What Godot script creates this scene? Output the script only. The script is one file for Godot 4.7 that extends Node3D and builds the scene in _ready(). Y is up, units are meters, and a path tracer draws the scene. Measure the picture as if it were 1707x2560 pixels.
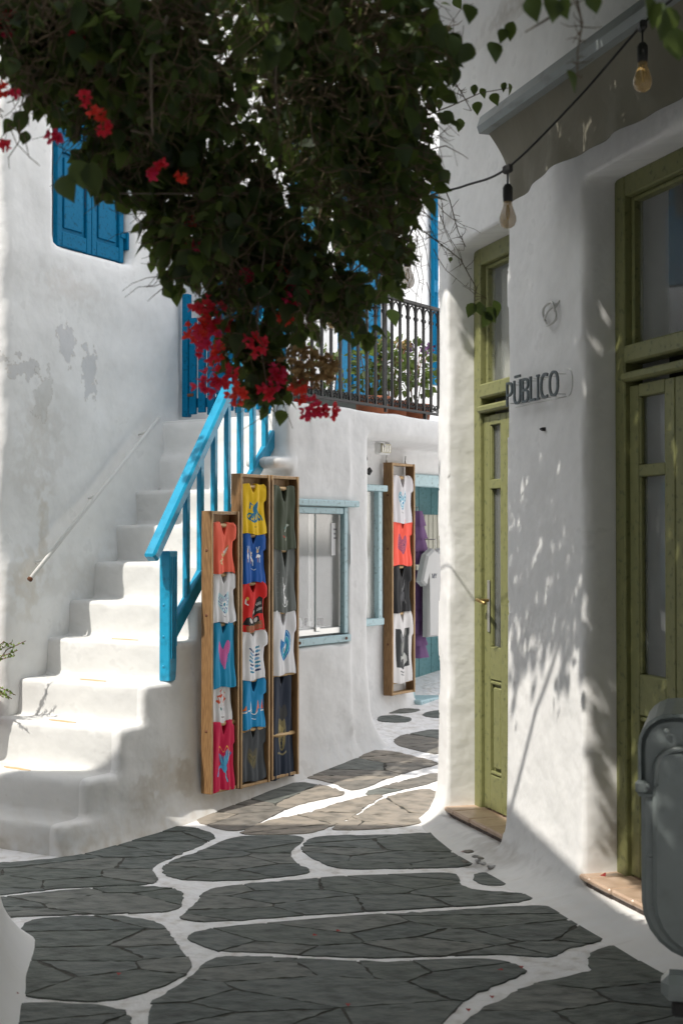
extends Node3D
# A whitewashed lane: house with outside stair and terrace, shop under it, second building across the lane, bougainvillea overhead.

var rng := RandomNumberGenerator.new()
var wob := FastNoiseLite.new()
var M := {}
var sun_from := Vector3(-0.4353, 0.788, 0.4353)
# frames: house (along the stair), shop front, building across the lane, house beside the viewer
var HOUSE := Transform3D(Basis(Vector3(0.4848, 0, -0.8746), Vector3.UP, Vector3(0.8746, 0, 0.4848)), Vector3(-1.863, 0, -7.763))
var SHOP := Transform3D(Basis(Vector3(0.5519, 0, -0.8339), Vector3.UP, Vector3(0.8339, 0, 0.5519)), Vector3(-1.023, 0, -7.484))
var ACROSS := Transform3D(Basis(Vector3(0.2924, 0, 0.9563), Vector3.UP, Vector3(-0.9563, 0, 0.2924)), Vector3(0.529, 0, -7.65))
var NEARBY := Transform3D(Basis(Vector3(-0.156, 0, -0.9877), Vector3.UP, Vector3(0.9877, 0, -0.156)), Vector3(-1.33, 0, -5.4))

# ------------------------------------------------------------------ nodes
func mi(called: String, mesh: Mesh, mat: Material, parent: Node = self) -> MeshInstance3D:
	var o := MeshInstance3D.new()
	o.name = called
	o.mesh = mesh
	o.material_override = mat
	parent.add_child(o, true)
	return o

func tag(o: Node, label: String, category: String, group := "") -> Node:
	o.set_meta("label", label)
	o.set_meta("category", category)
	if group != "":
		o.set_meta("group", group)
	return o

func thing(called: String, label: String, category: String, at := Transform3D(), group := "") -> Node3D:
	var o := Node3D.new()
	o.name = called
	add_child(o, true)
	o.transform = at
	tag(o, label, category, group)
	return o

func node(called: String, parent: Node) -> Node3D:
	var o := Node3D.new()
	o.name = called
	parent.add_child(o, true)
	return o

func st0() -> SurfaceTool:
	var st := SurfaceTool.new()
	st.begin(Mesh.PRIMITIVE_TRIANGLES)
	return st

func done(st: SurfaceTool, smooth := false) -> ArrayMesh:
	if not smooth:
		st.generate_normals()
	else:
		st.index()
		st.generate_normals()
	return st.commit()

func tri(st: SurfaceTool, a: Vector3, b: Vector3, c: Vector3, from: Vector3) -> void:
	var n := (a - c).cross(a - b)
	if n.dot((a + b + c) / 3.0 - from) < 0.0:
		var t := b
		b = c
		c = t
	st.add_vertex(a)
	st.add_vertex(b)
	st.add_vertex(c)

func quad(st: SurfaceTool, a: Vector3, b: Vector3, c: Vector3, d: Vector3, from: Vector3) -> void:
	tri(st, a, b, c, from)
	tri(st, a, c, d, from)

# chamfered box in the frame t (origin at its centre)
func cbox(st: SurfaceTool, t: Transform3D, s: Vector3, ch := 0.004) -> void:
	st.set_smooth_group(-1)
	var h := s * 0.5
	ch = minf(ch, minf(h.x, minf(h.y, h.z)) * 0.6)
	var c := t.origin
	var P := func(x: float, y: float, z: float, ax: int) -> Vector3:
		var v := Vector3(x * (h.x - (0.0 if ax == 0 else ch)), y * (h.y - (0.0 if ax == 1 else ch)), z * (h.z - (0.0 if ax == 2 else ch)))
		return t * v
	for s1 in [-1.0, 1.0]:
		quad(st, P.call(s1, -1, -1, 0), P.call(s1, 1, -1, 0), P.call(s1, 1, 1, 0), P.call(s1, -1, 1, 0), c)
		quad(st, P.call(-1, s1, -1, 1), P.call(1, s1, -1, 1), P.call(1, s1, 1, 1), P.call(-1, s1, 1, 1), c)
		quad(st, P.call(-1, -1, s1, 2), P.call(1, -1, s1, 2), P.call(1, 1, s1, 2), P.call(-1, 1, s1, 2), c)
		for s2 in [-1.0, 1.0]:
			quad(st, P.call(s1, s2, -1, 0), P.call(s1, s2, 1, 0), P.call(s1, s2, 1, 1), P.call(s1, s2, -1, 1), c)
			quad(st, P.call(s1, -1, s2, 0), P.call(s1, 1, s2, 0), P.call(s1, 1, s2, 2), P.call(s1, -1, s2, 2), c)
			quad(st, P.call(-1, s1, s2, 1), P.call(1, s1, s2, 1), P.call(1, s1, s2, 2), P.call(-1, s1, s2, 2), c)
			for s3 in [-1.0, 1.0]:
				tri(st, P.call(s1, s2, s3, 0), P.call(s1, s2, s3, 1), P.call(s1, s2, s3, 2), c)

func T(x: float, y: float, z: float) -> Transform3D:
	return Transform3D(Basis(), Vector3(x, y, z))

# box between two corners, as a mesh
func bx(lo: Vector3, hi: Vector3, ch := 0.004) -> ArrayMesh:
	var st := st0()
	cbox(st, Transform3D(Basis(), (lo + hi) * 0.5), hi - lo, ch)
	return done(st)

# bar of section w x d from a to b; up leans towards "up"
func bar(st: SurfaceTool, a: Vector3, b: Vector3, w: float, d: float, up := Vector3.UP, ch := 0.004) -> void:
	var x := (b - a).normalized()
	var z := x.cross(up).normalized()
	var y := z.cross(x)
	cbox(st, Transform3D(Basis(x, y, z), (a + b) * 0.5), Vector3(a.distance_to(b), w, d), ch)

func tube(st: SurfaceTool, pts: Array, r: float, n := 6, r1 := -1.0) -> void:
	st.set_smooth_group(1)
	if r1 < 0.0:
		r1 = r
	var rings := []
	var side := Vector3.ZERO
	for i in pts.size():
		var p: Vector3 = pts[i]
		var dir: Vector3 = (pts[mini(i + 1, pts.size() - 1)] - pts[maxi(i - 1, 0)]).normalized()
		if side == Vector3.ZERO:
			side = dir.cross(Vector3(0.31, 0.9, 0.22)).normalized()
		side = (side - dir * side.dot(dir)).normalized()
		var up := dir.cross(side)
		var rr := lerpf(r, r1, float(i) / maxf(1.0, pts.size() - 1.0))
		var ring := []
		for k in n:
			var a := TAU * k / n
			ring.append(p + (side * cos(a) + up * sin(a)) * rr)
		rings.append(ring)
	for i in pts.size() - 1:
		var mid: Vector3 = (pts[i] + pts[i + 1]) * 0.5
		for k in n:
			var k2 := (k + 1) % n
			quad(st, rings[i][k], rings[i][k2], rings[i + 1][k2], rings[i + 1][k], mid)
	for e in [0, pts.size() - 1]:
		var q: Vector3 = pts[1] if e == 0 else pts[pts.size() - 2]
		for k in range(1, n - 1):
			tri(st, rings[e][0], rings[e][k], rings[e][k + 1], q)

func tube_mesh(pts: Array, r: float, n := 6, r1 := -1.0) -> ArrayMesh:
	var st := st0()
	tube(st, pts, r, n, r1)
	return done(st)

# profile [radius, height] turned about y
func lathe(st: SurfaceTool, prof: Array, n := 14, t := Transform3D()) -> void:
	st.set_smooth_group(1)
	for i in prof.size() - 1:
		for k in n:
			var a := TAU * k / n
			var b := TAU * (k + 1) / n
			var p0 := t * Vector3(prof[i].x * cos(a), prof[i].y, prof[i].x * sin(a))
			var p1 := t * Vector3(prof[i].x * cos(b), prof[i].y, prof[i].x * sin(b))
			var p2 := t * Vector3(prof[i + 1].x * cos(b), prof[i + 1].y, prof[i + 1].x * sin(b))
			var p3 := t * Vector3(prof[i + 1].x * cos(a), prof[i + 1].y, prof[i + 1].x * sin(a))
			# outward = to the right of the direction of travel of the profile
			var d: Vector2 = prof[i + 1] - prof[i]
			var m := (a + b) * 0.5
			var out := t.basis * Vector3(d.y * cos(m), -d.x, d.y * sin(m))
			var c := (p0 + p1 + p2 + p3) * 0.25
			quad(st, p0, p1, p2, p3, c - out)

# flat outline extruded along z from z0 to z1 with a small bevel on the z1 face
func prism(st: SurfaceTool, poly: PackedVector2Array, z0: float, z1: float, bevel := 0.0, t := Transform3D()) -> void:
	st.set_smooth_group(-1)
	var n := poly.size()
	if n < 3:
		return
	var cc := Vector2.ZERO
	for p in poly:
		cc += p
	cc /= n
	var top := PackedVector2Array()
	for i in n:
		var e0 := (poly[i] - poly[(i + n - 1) % n]).normalized()
		var e1 := (poly[(i + 1) % n] - poly[i]).normalized()
		var nn := Vector2(-(e0.y + e1.y), e0.x + e1.x)
		nn = nn.normalized() * bevel
		if Geometry2D.is_polygon_clockwise(poly):
			nn = -nn
		top.append(poly[i] + nn)
	var idx := Geometry2D.triangulate_polygon(top)
	var inside := t * Vector3(cc.x, cc.y, (z0 + z1) * 0.5)
	for i in range(0, idx.size(), 3):
		tri(st, t * Vector3(top[idx[i]].x, top[idx[i]].y, z1), t * Vector3(top[idx[i + 1]].x, top[idx[i + 1]].y, z1), t * Vector3(top[idx[i + 2]].x, top[idx[i + 2]].y, z1), inside + t.basis.z * -9.0)
		tri(st, t * Vector3(poly[idx[i]].x, poly[idx[i]].y, z0), t * Vector3(poly[idx[i + 1]].x, poly[idx[i + 1]].y, z0), t * Vector3(poly[idx[i + 2]].x, poly[idx[i + 2]].y, z0), inside + t.basis.z * 9.0)
	var ccw := not Geometry2D.is_polygon_clockwise(poly)
	for i in n:
		var j := (i + 1) % n
		var e := poly[j] - poly[i]
		var nn := Vector2(e.y, -e.x) * (1.0 if ccw else -1.0)
		var out := t.basis * Vector3(nn.x, nn.y, 0).normalized()
		var zb := z1 - bevel * (1.0 if z1 > z0 else -1.0)
		var a := t * Vector3(poly[i].x, poly[i].y, z0)
		var b := t * Vector3(poly[j].x, poly[j].y, z0)
		var c := t * Vector3(poly[j].x, poly[j].y, zb)
		var d := t * Vector3(poly[i].x, poly[i].y, zb)
		quad(st, a, b, c, d, (a + c) * 0.5 - out)
		if bevel > 0.0:
			quad(st, d, c, t * Vector3(top[j].x, top[j].y, z1), t * Vector3(top[i].x, top[i].y, z1), (c + d) * 0.5 - out * 0.5 - t.basis.z * (z1 - z0))

# ------------------------------------------------------------------ plaster bodies: signed distance field -> surface nets, split into parts
func nets(f: Callable, lo: Vector3, hi: Vector3, cell: float, part_of: Callable, uv_of: Callable) -> Dictionary:
	var nx := int(ceil((hi.x - lo.x) / cell / 8.0)) * 8
	var ny := int(ceil((hi.y - lo.y) / cell / 8.0)) * 8
	var nz := int(ceil((hi.z - lo.z) / cell / 8.0)) * 8
	var sx := 1
	var sy := nx + 1
	var sz := (nx + 1) * (ny + 1)
	var val := PackedFloat32Array()
	val.resize(sz * (nz + 1))
	val.fill(1e9)
	var vert := PackedInt32Array()
	vert.resize(sz * (nz + 1))
	vert.fill(-1)
	var V := PackedVector3Array()
	var reach := cell * 8.0 * 0.87 * 1.25 + 0.06
	var active: Array[Vector3i] = []
	for bz in range(0, nz, 8):
		for by in range(0, ny, 8):
			for bxx in range(0, nx, 8):
				var d: float = f.call(lo + Vector3(bxx + 4, by + 4, bz + 4) * cell)
				if absf(d) > reach:
					continue
				active.append(Vector3i(bxx, by, bz))
				for k in range(bz, bz + 9):
					for j in range(by, by + 9):
						var at := k * sz + j * sy + bxx
						for i in range(bxx, bxx + 9):
							if val[at] > 1e8:
								val[at] = f.call(lo + Vector3(i, j, k) * cell)
							at += 1
	var off := [0, sx, sy, sx + sy, sz, sx + sz, sy + sz, sx + sy + sz]
	var cells: Array[Vector3i] = []
	for b in active:
		for k in range(b.z, b.z + 8):
			for j in range(b.y, b.y + 8):
				var at := k * sz + j * sy + b.x
				for i in range(b.x, b.x + 8):
					var s := 0
					for o in off:
						if val[at + o] < 0.0:
							s += 1
					if s > 0 and s < 8:
						var sum := Vector3.ZERO
						var cnt := 0
						for e in 12:
							var ax := e >> 2
							var c0 := 0
							var lo_b := e & 3
							if ax == 0: c0 = lo_b * 2
							elif ax == 1: c0 = (lo_b & 1) + (lo_b >> 1) * 4
							else: c0 = lo_b
							var c1 := c0 + (1 << ax)
							var v0: float = val[at + off[c0]]
							var v1: float = val[at + off[c1]]
							if (v0 < 0.0) != (v1 < 0.0):
								var t := v0 / (v0 - v1)
								var p := Vector3(c0 & 1, (c0 >> 1) & 1, c0 >> 2)
								p[ax] += t
								sum += p
								cnt += 1
						vert[at] = V.size()
						V.append(lo + (Vector3(i, j, k) + sum / cnt) * cell)
						cells.append(Vector3i(i, j, k))
					at += 1
	var N := PackedVector3Array()
	N.resize(V.size())
	var quads := PackedInt32Array()
	for ci in cells.size():
		var c: Vector3i = cells[ci]
		var at := c.z * sz + c.y * sy + c.x
		for ax in 3:
			var st: int = [sx, sy, sz][ax]
			var u: int = [sy, sz, sx][ax]
			var w: int = [sz, sx, sy][ax]
			var cu: int = [c.y, c.z, c.x][ax]
			var cw: int = [c.z, c.x, c.y][ax]
			if cu == 0 or cw == 0:
				continue
			var v0 := val[at]
			var v1 := val[at + st]
			if (v0 < 0.0) == (v1 < 0.0) or v1 > 1e8:
				continue
			var q := [vert[at], vert[at - u], vert[at - u - w], vert[at - w]]
			if q[1] < 0 or q[2] < 0 or q[3] < 0:
				continue
			if v0 >= 0.0:
				q = [q[0], q[3], q[2], q[1]]
			var n := (V[q[2]] - V[q[0]]).cross(V[q[3]] - V[q[1]])
			for i in 4:
				N[q[i]] += n
			quads.append_array(PackedInt32Array([q[0], q[1], q[2], q[3]]))
	var parts := {}
	for i in range(0, quads.size(), 4):
		var a := quads[i]
		var mid := (V[a] + V[quads[i + 2]]) * 0.5
		var key: String = part_of.call(mid)
		if key == "":
			continue
		if not parts.has(key):
			parts[key] = [PackedInt32Array()]
		# front faces run clockwise
		parts[key][0].append_array(PackedInt32Array([a, quads[i + 2], quads[i + 1], a, quads[i + 3], quads[i + 2]]))
	var out := {}
	for key in parts:
		var map := {}
		var pv := PackedVector3Array()
		var pn := PackedVector3Array()
		var pu := PackedVector2Array()
		var pi := PackedInt32Array()
		for v in parts[key][0]:
			if not map.has(v):
				map[v] = pv.size()
				pv.append(V[v])
				pn.append(N[v].normalized())
				pu.append(uv_of.call(V[v]))
			pi.append(map[v])
		var arr := []
		arr.resize(Mesh.ARRAY_MAX)
		arr[Mesh.ARRAY_VERTEX] = pv
		arr[Mesh.ARRAY_NORMAL] = pn
		arr[Mesh.ARRAY_TEX_UV] = pu
		arr[Mesh.ARRAY_INDEX] = pi
		var m := ArrayMesh.new()
		m.add_surface_from_arrays(Mesh.PRIMITIVE_TRIANGLES, arr)
		out[key] = m
	return out

func box_d(p: Vector3, lo: Vector3, hi: Vector3, r: float) -> float:
	var c := (lo + hi) * 0.5
	var q := (p - c).abs() - (hi - lo) * 0.5 + Vector3(r, r, r)
	return Vector3(maxf(q.x, 0), maxf(q.y, 0), maxf(q.z, 0)).length() + minf(maxf(q.x, maxf(q.y, q.z)), 0.0) - r

func smin(a: float, b: float, k: float) -> float:
	var h := maxf(k - absf(a - b), 0.0) / k
	return minf(a, b) - h * h * k * 0.25

func smax(a: float, b: float, k: float) -> float:
	return -smin(-a, -b, k)

func lane_h(x: float, z: float) -> float:
	var d := -z - 7.3
	return 0.0 if d <= -0.4 else 0.095 * (((d + 0.4) * (d + 0.4)) / 1.6 if d < 0.4 else minf(d, 6.0))

var step_h := [0.0, 0.15, 0.345, 0.575, 0.775, 0.985, 1.19, 1.41, 1.63, 1.845, 2.065, 2.31]

func front_d(p: Vector3) -> float:     # the stair and the shop wall, in the SHOP frame
	var s := 0.163 + 0.9969 * p.x - 0.0785 * p.z
	var gr := lane_h(0, -7.484 - 0.834 * p.x)
	var hh := maxf(p.y - gr, -0.05)
	var n := wob.get_noise_3dv(p * 1.0)
	var o := p.z - 0.06 * exp(-hh / 0.07) - 0.035 * exp(-hh / 0.4) + n * 0.016
	var d := 1e9
	var k0 := int(floor((s - 0.157) / 0.2157)) + 4
	for k in range(maxi(1, k0 - 1), mini(11, k0 + 2) + 1):
		var sk := 0.157 + (k - 4) * 0.2157 + 0.012 * sin(k * 2.7)
		var bulge: float = 0.06 if k <= 2 else 0.0
		var q := Vector3(sk - s, p.y - step_h[k], o + bulge * clampf((sk + 0.15 - s) / 0.25, 0.0, 1.0))
		var r := 0.022 if k > 2 else 0.03
		var e := q + Vector3(r, r, r)
		var dk := Vector3(maxf(e.x, 0), maxf(e.y, 0), maxf(e.z, 0)).length() + minf(maxf(e.x, maxf(e.y, e.z)), 0.0) - r
		d = smin(d, dk, 0.022)
	# wall with the terrace on top
	var e2 := Vector3(1.27 - p.x, p.y - (2.385 + 0.02 * n), o) + Vector3(0.03, 0.03, 0.03)
	var wall := Vector3(maxf(e2.x, 0), maxf(e2.y, 0), maxf(e2.z, 0)).length() + minf(maxf(e2.x, maxf(e2.y, e2.z)), 0.0) - 0.03
	wall = smax(wall, minf(p.y - 2.30, -(p.z + 0.14)), 0.03)   # floor of the terrace behind the parapet
	d = smin(d, wall, 0.05)
	d = smin(d, box_d(p, Vector3(1.10, 1.965, -0.2), Vector3(1.32, 2.035, 0.03), 0.012), 0.03)
	# the covered corner to the shop door
	var jut := 0.09 * exp(-hh / 0.22) - n * 0.012
	var rec := maxf(2.19 + jut - p.x, maxf(p.y - 2.21, -0.45 - p.z + 0.05 * exp(-hh / 0.1) - n * 0.01))
	d = smax(d, -rec, 0.07)
	d = smax(d, -box_d(p, Vector3(1.28, 0.89, -0.42), Vector3(1.925, 1.76, 0.3), 0.01), 0.012)
	d = smax(d, -box_d(p, Vector3(3.50, 0.30, -0.98), Vector3(4.95, 2.02, 0.3), 0.01), 0.015)
	return d

func front_part(p: Vector3) -> String:
	if p.x > 1.22 and p.y < 2.28 or p.x > 1.30:
		return "shop_wall"
	var s := 0.163 + 0.9969 * p.x - 0.0785 * p.z
	if p.z > -0.045:
		return "side_wall"
	return "step_%d" % clampi(int(floor((s - 0.157 + 0.03) / 0.2157)) + 4, 1, 11)

func house_d(p: Vector3) -> float:
	var n := wob.get_noise_3dv(p * 0.9)
	var w := p.z - n * 0.035 - 0.012 * wob.get_noise_3d(p.x * 0.3, p.y * 0.3, 7.0)
	var q := Vector3(0.0 - p.x + n * 0.01, p.y - 6.2, w) + Vector3(0.05, 0.05, 0.05)
	var d := Vector3(maxf(q.x, 0), maxf(q.y, 0), maxf(q.z, 0)).length() + minf(maxf(q.x, maxf(q.y, q.z)), 0.0) - 0.05
	d = smax(d, -box_d(p, Vector3(0.455, 3.245 + 0.01 * n, -0.16), Vector3(1.2, 4.5, 0.3), 0.008), 0.010)
	d = smax(d, -box_d(p, Vector3(3.79, 2.2, -0.14), Vector3(4.66, 4.4, 0.3), 0.01), 0.012)
	return d

func across_d(p: Vector3) -> float:
	var n := wob.get_noise_3dv(p * 1.1 + Vector3(9, 3, 1))
	var hh := maxf(p.y, -0.1)
	var fl := 0.15 * exp(-hh / 0.055) + 0.035 * exp(-hh / 0.25)
	var o := p.z - fl + n * 0.008
	var q := Vector3(-0.045 - p.x - fl * 0.5 + n * 0.006, p.y - 4.6, o) + Vector3(0.028, 0.028, 0.028)
	var d := Vector3(maxf(q.x, 0), maxf(q.y, 0), maxf(q.z, 0)).length() + minf(maxf(q.x, maxf(q.y, q.z)), 0.0) - 0.028
	d = smax(d, -box_d(p, Vector3(0.126, 0.085, -1.0), Vector3(0.89, 3.08, 0.14), 0.006), 0.012)
	d = smax(d, -box_d(p, Vector3(1.705, 0.085, -1.0), Vector3(2.62, 3.08, 0.14), 0.006), 0.012)
	return d

func nearby_d(p: Vector3) -> float:
	var hh := maxf(p.y, -0.1)
	var fl := 0.12 * exp(-hh / 0.11) + 0.05 * exp(-hh / 0.5)
	var n := wob.get_noise_3dv(p * 1.3)
	var q := Vector3(p.x + 0.158 * p.z - fl + n * 0.02, p.y - 4.0, p.z - fl + n * 0.02) + Vector3(0.06, 0.06, 0.06)
	return Vector3(maxf(q.x, 0), maxf(q.y, 0), maxf(q.z, 0)).length() + minf(maxf(q.x, maxf(q.y, q.z)), 0.0) - 0.06
# ------------------------------------------------------------------ materials
func srgb(r: float, g: float, b: float) -> Color:
	return Color(r, g, b).linear_to_srgb()

func noise_tex(freq: float, ramp: Array, seed_: int, size := 512, oct := 4, normal := 0.0) -> NoiseTexture2D:
	var n := FastNoiseLite.new()
	n.seed = seed_
	n.noise_type = FastNoiseLite.TYPE_SIMPLEX_SMOOTH
	n.frequency = freq
	n.fractal_octaves = oct
	var t := NoiseTexture2D.new()
	t.width = size
	t.height = size
	t.seamless = true
	t.noise = n
	if normal > 0.0:
		t.as_normal_map = true
		t.bump_strength = normal
	elif ramp.size() > 0:
		var g := Gradient.new()
		g.offsets = PackedFloat32Array(ramp[0])
		g.colors = PackedColorArray(ramp[1])
		t.color_ramp = g
	return t

func flat(c: Color, rough := 0.6, metal := 0.0) -> StandardMaterial3D:
	var m := StandardMaterial3D.new()
	m.albedo_color = c.linear_to_srgb()
	m.roughness = rough
	m.metallic = metal
	return m

func worn(c: Color, rough: float, tex: Texture2D, scale: float, bump: Texture2D = null, height := 0.0, stretch := Vector3.ONE) -> StandardMaterial3D:
	var m := flat(c, rough)
	m.albedo_texture = tex
	m.uv1_triplanar = true
	m.uv1_scale = Vector3.ONE * scale * stretch
	if bump:
		m.heightmap_enabled = true
		m.heightmap_texture = bump
		m.heightmap_scale = height
	return m

# whitewash over 4 x 4 m, with flaked patches, grime and grime near the ground. patch: [x m, y m, rx, ry, linear grey, kind]
func wash_image(seed_: int, patches: Array, foot: float, foot_dirt: float, bright := 0.90) -> ImageTexture:
	var S := 640
	var n1 := FastNoiseLite.new()
	n1.seed = seed_
	n1.frequency = 0.012
	n1.fractal_octaves = 5
	var n2 := FastNoiseLite.new()
	n2.seed = seed_ + 5
	n2.frequency = 0.06
	n2.fractal_octaves = 4
	var a := n1.get_image(S, S).get_data()
	var b := n2.get_image(S, S).get_data()
	var im := Image.create(S, S, false, Image.FORMAT_RGB8)
	for y in S:
		var hgt := (1.0 - float(y) / S) * 4.0
		var low := exp(-maxf(hgt - foot, 0.0) / 0.11) * foot_dirt
		for x in S:
			var v := a[y * S + x] / 255.0
			var w := b[y * S + x] / 255.0
			var k := bright + 0.05 * (v - 0.5) + 0.03 * (w - 0.5)
			var g := clampf(low * (w * 1.7 + v * 0.8 - 0.55), 0.0, 0.75)
			var spots := clampf((w * v - 0.5) * 0.5, 0.0, 0.035)
			k -= spots
			im.set_pixel(x, y, Color(k * (1.0 - 0.30 * g), k * (1.0 - 0.37 * g), k * (0.995 - 0.46 * g)))
	for q in patches:
		for y in range(int((1.0 - (q[1] + q[3] * 1.6) / 4.0) * S), int((1.0 - (q[1] - q[3] * 1.6) / 4.0) * S)):
			for x in range(int((q[0] - q[2] * 1.6) / 4.0 * S), int((q[0] + q[2] * 1.6) / 4.0 * S)):
				if x < 0 or y < 0 or x >= S or y >= S:
					continue
				var dx: float = (x * 4.0 / S - q[0]) / q[2]
				var dy: float = ((1.0 - float(y) / S) * 4.0 - q[1]) / q[3]
				var v := a[y * S + x] / 255.0
				var w := b[y * S + x] / 255.0
				var e := sqrt(dx * dx + dy * dy) + (w - 0.5) * 1.7 + (v - 0.5) * 1.2
				var t := clampf((0.95 - e) / 0.10, 0.0, 1.0)
				if q[5] == 1:
					t = clampf((1.0 - e) * 0.9, 0.0, 0.6) * w
				var c: Color = q[4]
				var rim := clampf(1.0 - absf(e - 0.95) / 0.07, 0.0, 1.0) * (0.35 if q[5] == 0 else 0.0)
				im.set_pixel(x, y, im.get_pixel(x, y).lerp(c, t).lerp(Color(0.55, 0.51, 0.46), rim))
	return ImageTexture.create_from_image(im)

func plaster(tex: Texture2D) -> StandardMaterial3D:
	var m := StandardMaterial3D.new()
	m.albedo_texture = tex
	m.roughness = 0.88
	m.metallic_specular = 0.3
	m.texture_repeat = true
	m.normal_enabled = true
	m.normal_texture = M.plaster_n
	m.normal_scale = 0.28
	m.uv1_scale = Vector3.ONE
	return m

func make_materials() -> void:
	M.bump = noise_tex(0.02, [], 3, 512, 5)
	M.plaster_n = noise_tex(0.035, [], 8, 512, 5, 3.0)
	var wash := noise_tex(0.008, [[0.0, 0.35, 0.7, 1.0], [srgb(.70, .69, .67), srgb(.78, .78, .77), srgb(.80, .80, .80), srgb(.77, .77, .775)]], 21, 512, 5)
	M.white = worn(Color(1, 1, 1), 0.9, wash, 0.5, M.bump, 0.5)
	M.ground = worn(Color(1, 1, 1), 0.9, noise_tex(0.02, [[0.0, 0.3, 0.5, 1.0], [srgb(.55, .52, .49), srgb(.74, .725, .71), srgb(.81, .80, .80), srgb(.82, .82, .82)]], 22, 512, 6), 0.9, M.bump, 1.2)
	M.low_bounce = worn(Color(.30, .28, .26), 0.9, wash, 0.5, M.bump, 0.5)  # dark wall tone of the added houses, cuts bounced light
	M.house = plaster(wash_image(4, [[0.545, 2.70, 0.07, 0.12, Color(.81, .81, .815), 0], [0.17, 2.50, 0.13, 0.07, Color(.815, .815, .815), 0], [0.33, 2.38, 0.07, 0.12, Color(.84, .84, .835), 0], [0.75, 2.53, 0.07, 0.17, Color(.80, .805, .81), 0], [0.28, 2.1, 0.2, 0.3, Color(.74, .71, .67), 1], [0.2, 1.35, 0.16, 0.2, Color(.72, .66, .56), 1], [0.36, 1.62, 0.06, 0.2, Color(.66, .6, .5), 1], [0.55, 3.0, 0.25, 0.12, Color(.78, .75, .72), 1], [0.9, 1.3, 0.5, 0.2, Color(.8, .78, .75), 1]], 0.0, 0.1))
	M.front = plaster(wash_image(9, [[2.75, 0.33, 0.05, 0.05, Color(.55, .54, .52), 1], [0.92, 0.30, 0.16, 0.14, Color(.72, .67, .60), 1], [0.77, 0.2, 0.12, 0.15, Color(.66, .62, .56), 1], [1.10, 0.27, 0.06, 0.12, Color(.6, .53, .44), 1]], 0.0, 0.42, 0.88))
	M.steps = M.front.duplicate()
	M.steps.albedo_color = Color(.92, .92, .915)  # front plaster toned down in colour against overbright sun on the steps
	M.across = plaster(wash_image(14, [[0.75, 2.95, 0.05, 0.12, Color(.62, .6, .57), 1], [0.35, 3.25, 0.06, 0.04, Color(.5, .48, .45), 1], [1.2, 0.08, 0.5, 0.06, Color(.6, .57, .53), 1], [1.1, 3.3, 0.1, 0.1, Color(.75, .73, .7), 1]], -0.02, 0.12))
	var peel := [[0.0, 0.2, 0.26, 0.5, 1.0], [srgb(.5, .5, .45), srgb(.6, .62, .62), srgb(.90, .90, .90), srgb(.95, .95, .95), srgb(1, 1, 1)]]
	var peel_t := noise_tex(0.03, peel, 31, 512, 5)
	M.blue_dark = worn(Color(.0, .15, .30), 0.6, peel_t, 1.7, M.bump, 0.12)
	M.blue_dark.metallic_specular = 0.25
	M.blue = worn(Color(.012, .30, .50), 0.32, noise_tex(0.02, [[0.0, 0.3, 0.5, 1.0], [srgb(.55, .6, .6), srgb(.82, .84, .84), srgb(.97, .97, .97), srgb(1, 1, 1)]], 33, 512, 5), 1.3, M.bump, 0.10)
	M.green = worn(Color(.21, .215, .085), 0.5, peel_t, 1.3, M.bump, 0.15)
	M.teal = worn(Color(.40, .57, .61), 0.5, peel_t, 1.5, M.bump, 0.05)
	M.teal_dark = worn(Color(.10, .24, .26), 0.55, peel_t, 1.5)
	var grain := noise_tex(0.03, [[0.0, 0.35, 0.55, 0.75, 1.0], [srgb(.20, .11, .045), srgb(.34, .20, .085), srgb(.43, .27, .12), srgb(.50, .33, .16), srgb(.40, .25, .11)]], 41, 512, 5)
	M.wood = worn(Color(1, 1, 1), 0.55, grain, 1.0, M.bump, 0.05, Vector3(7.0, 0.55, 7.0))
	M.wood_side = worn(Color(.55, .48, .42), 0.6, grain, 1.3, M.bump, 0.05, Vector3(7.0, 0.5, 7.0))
	M.dowel = worn(Color(1.0, .98, .9), 0.5, noise_tex(0.03, [[0.0, 1.0], [srgb(.50, .33, .16), srgb(.62, .44, .24)]], 42, 128), 3.0)
	M.rust = flat(Color(.12, .045, .02), 0.8)
	M.iron = worn(Color(.012, .012, .012), 0.6, peel_t, 3.0)
	M.dark = flat(Color(.012, .012, .012), 0.5)
	M.black = flat(Color(.018, .018, .018), 0.6)
	M.metal = flat(Color(.55, .55, .53), 0.35, 0.9)
	M.pipe = flat(Color(.62, .62, .60), 0.45)
	M.sign = worn(Color(.115, .135, .14), 0.45, peel_t, 3.0)
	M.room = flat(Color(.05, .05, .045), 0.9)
	M.curtain = flat(Color(.28, .28, .25), 0.9)
	M.tile = worn(Color(1, 1, 1), 0.35, noise_tex(0.02, [[0.0, 0.5, 1.0], [srgb(.40, .27, .18), srgb(.50, .36, .26), srgb(.55, .41, .31)]], 51, 256), 2.0)
	M.tile_edge = worn(Color(1, 1, 1), 0.6, noise_tex(0.05, [[0.0, 0.5, 1.0], [srgb(.05, .035, .03), srgb(.13, .10, .085), srgb(.2, .16, .14)]], 52, 256), 2.0)
	M.clay = worn(Color(.36, .12, .055), 0.8, noise_tex(0.03, [[0.0, 1.0], [srgb(.7, .7, .7), srgb(1, 1, 1)]], 53, 128), 2.0)
	M.trough = flat(Color(.05, .065, .06), 0.6)
	M.awning = worn(Color(.22, .205, .16), 0.85, noise_tex(0.01, [[0.0, 1.0], [srgb(.8, .8, .78), srgb(1, 1, 1)]], 54, 256), 1.0, M.bump, 0.3)
	M.awning.backlight_enabled = true
	M.awning.backlight = Color(.25, .24, .2)
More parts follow.
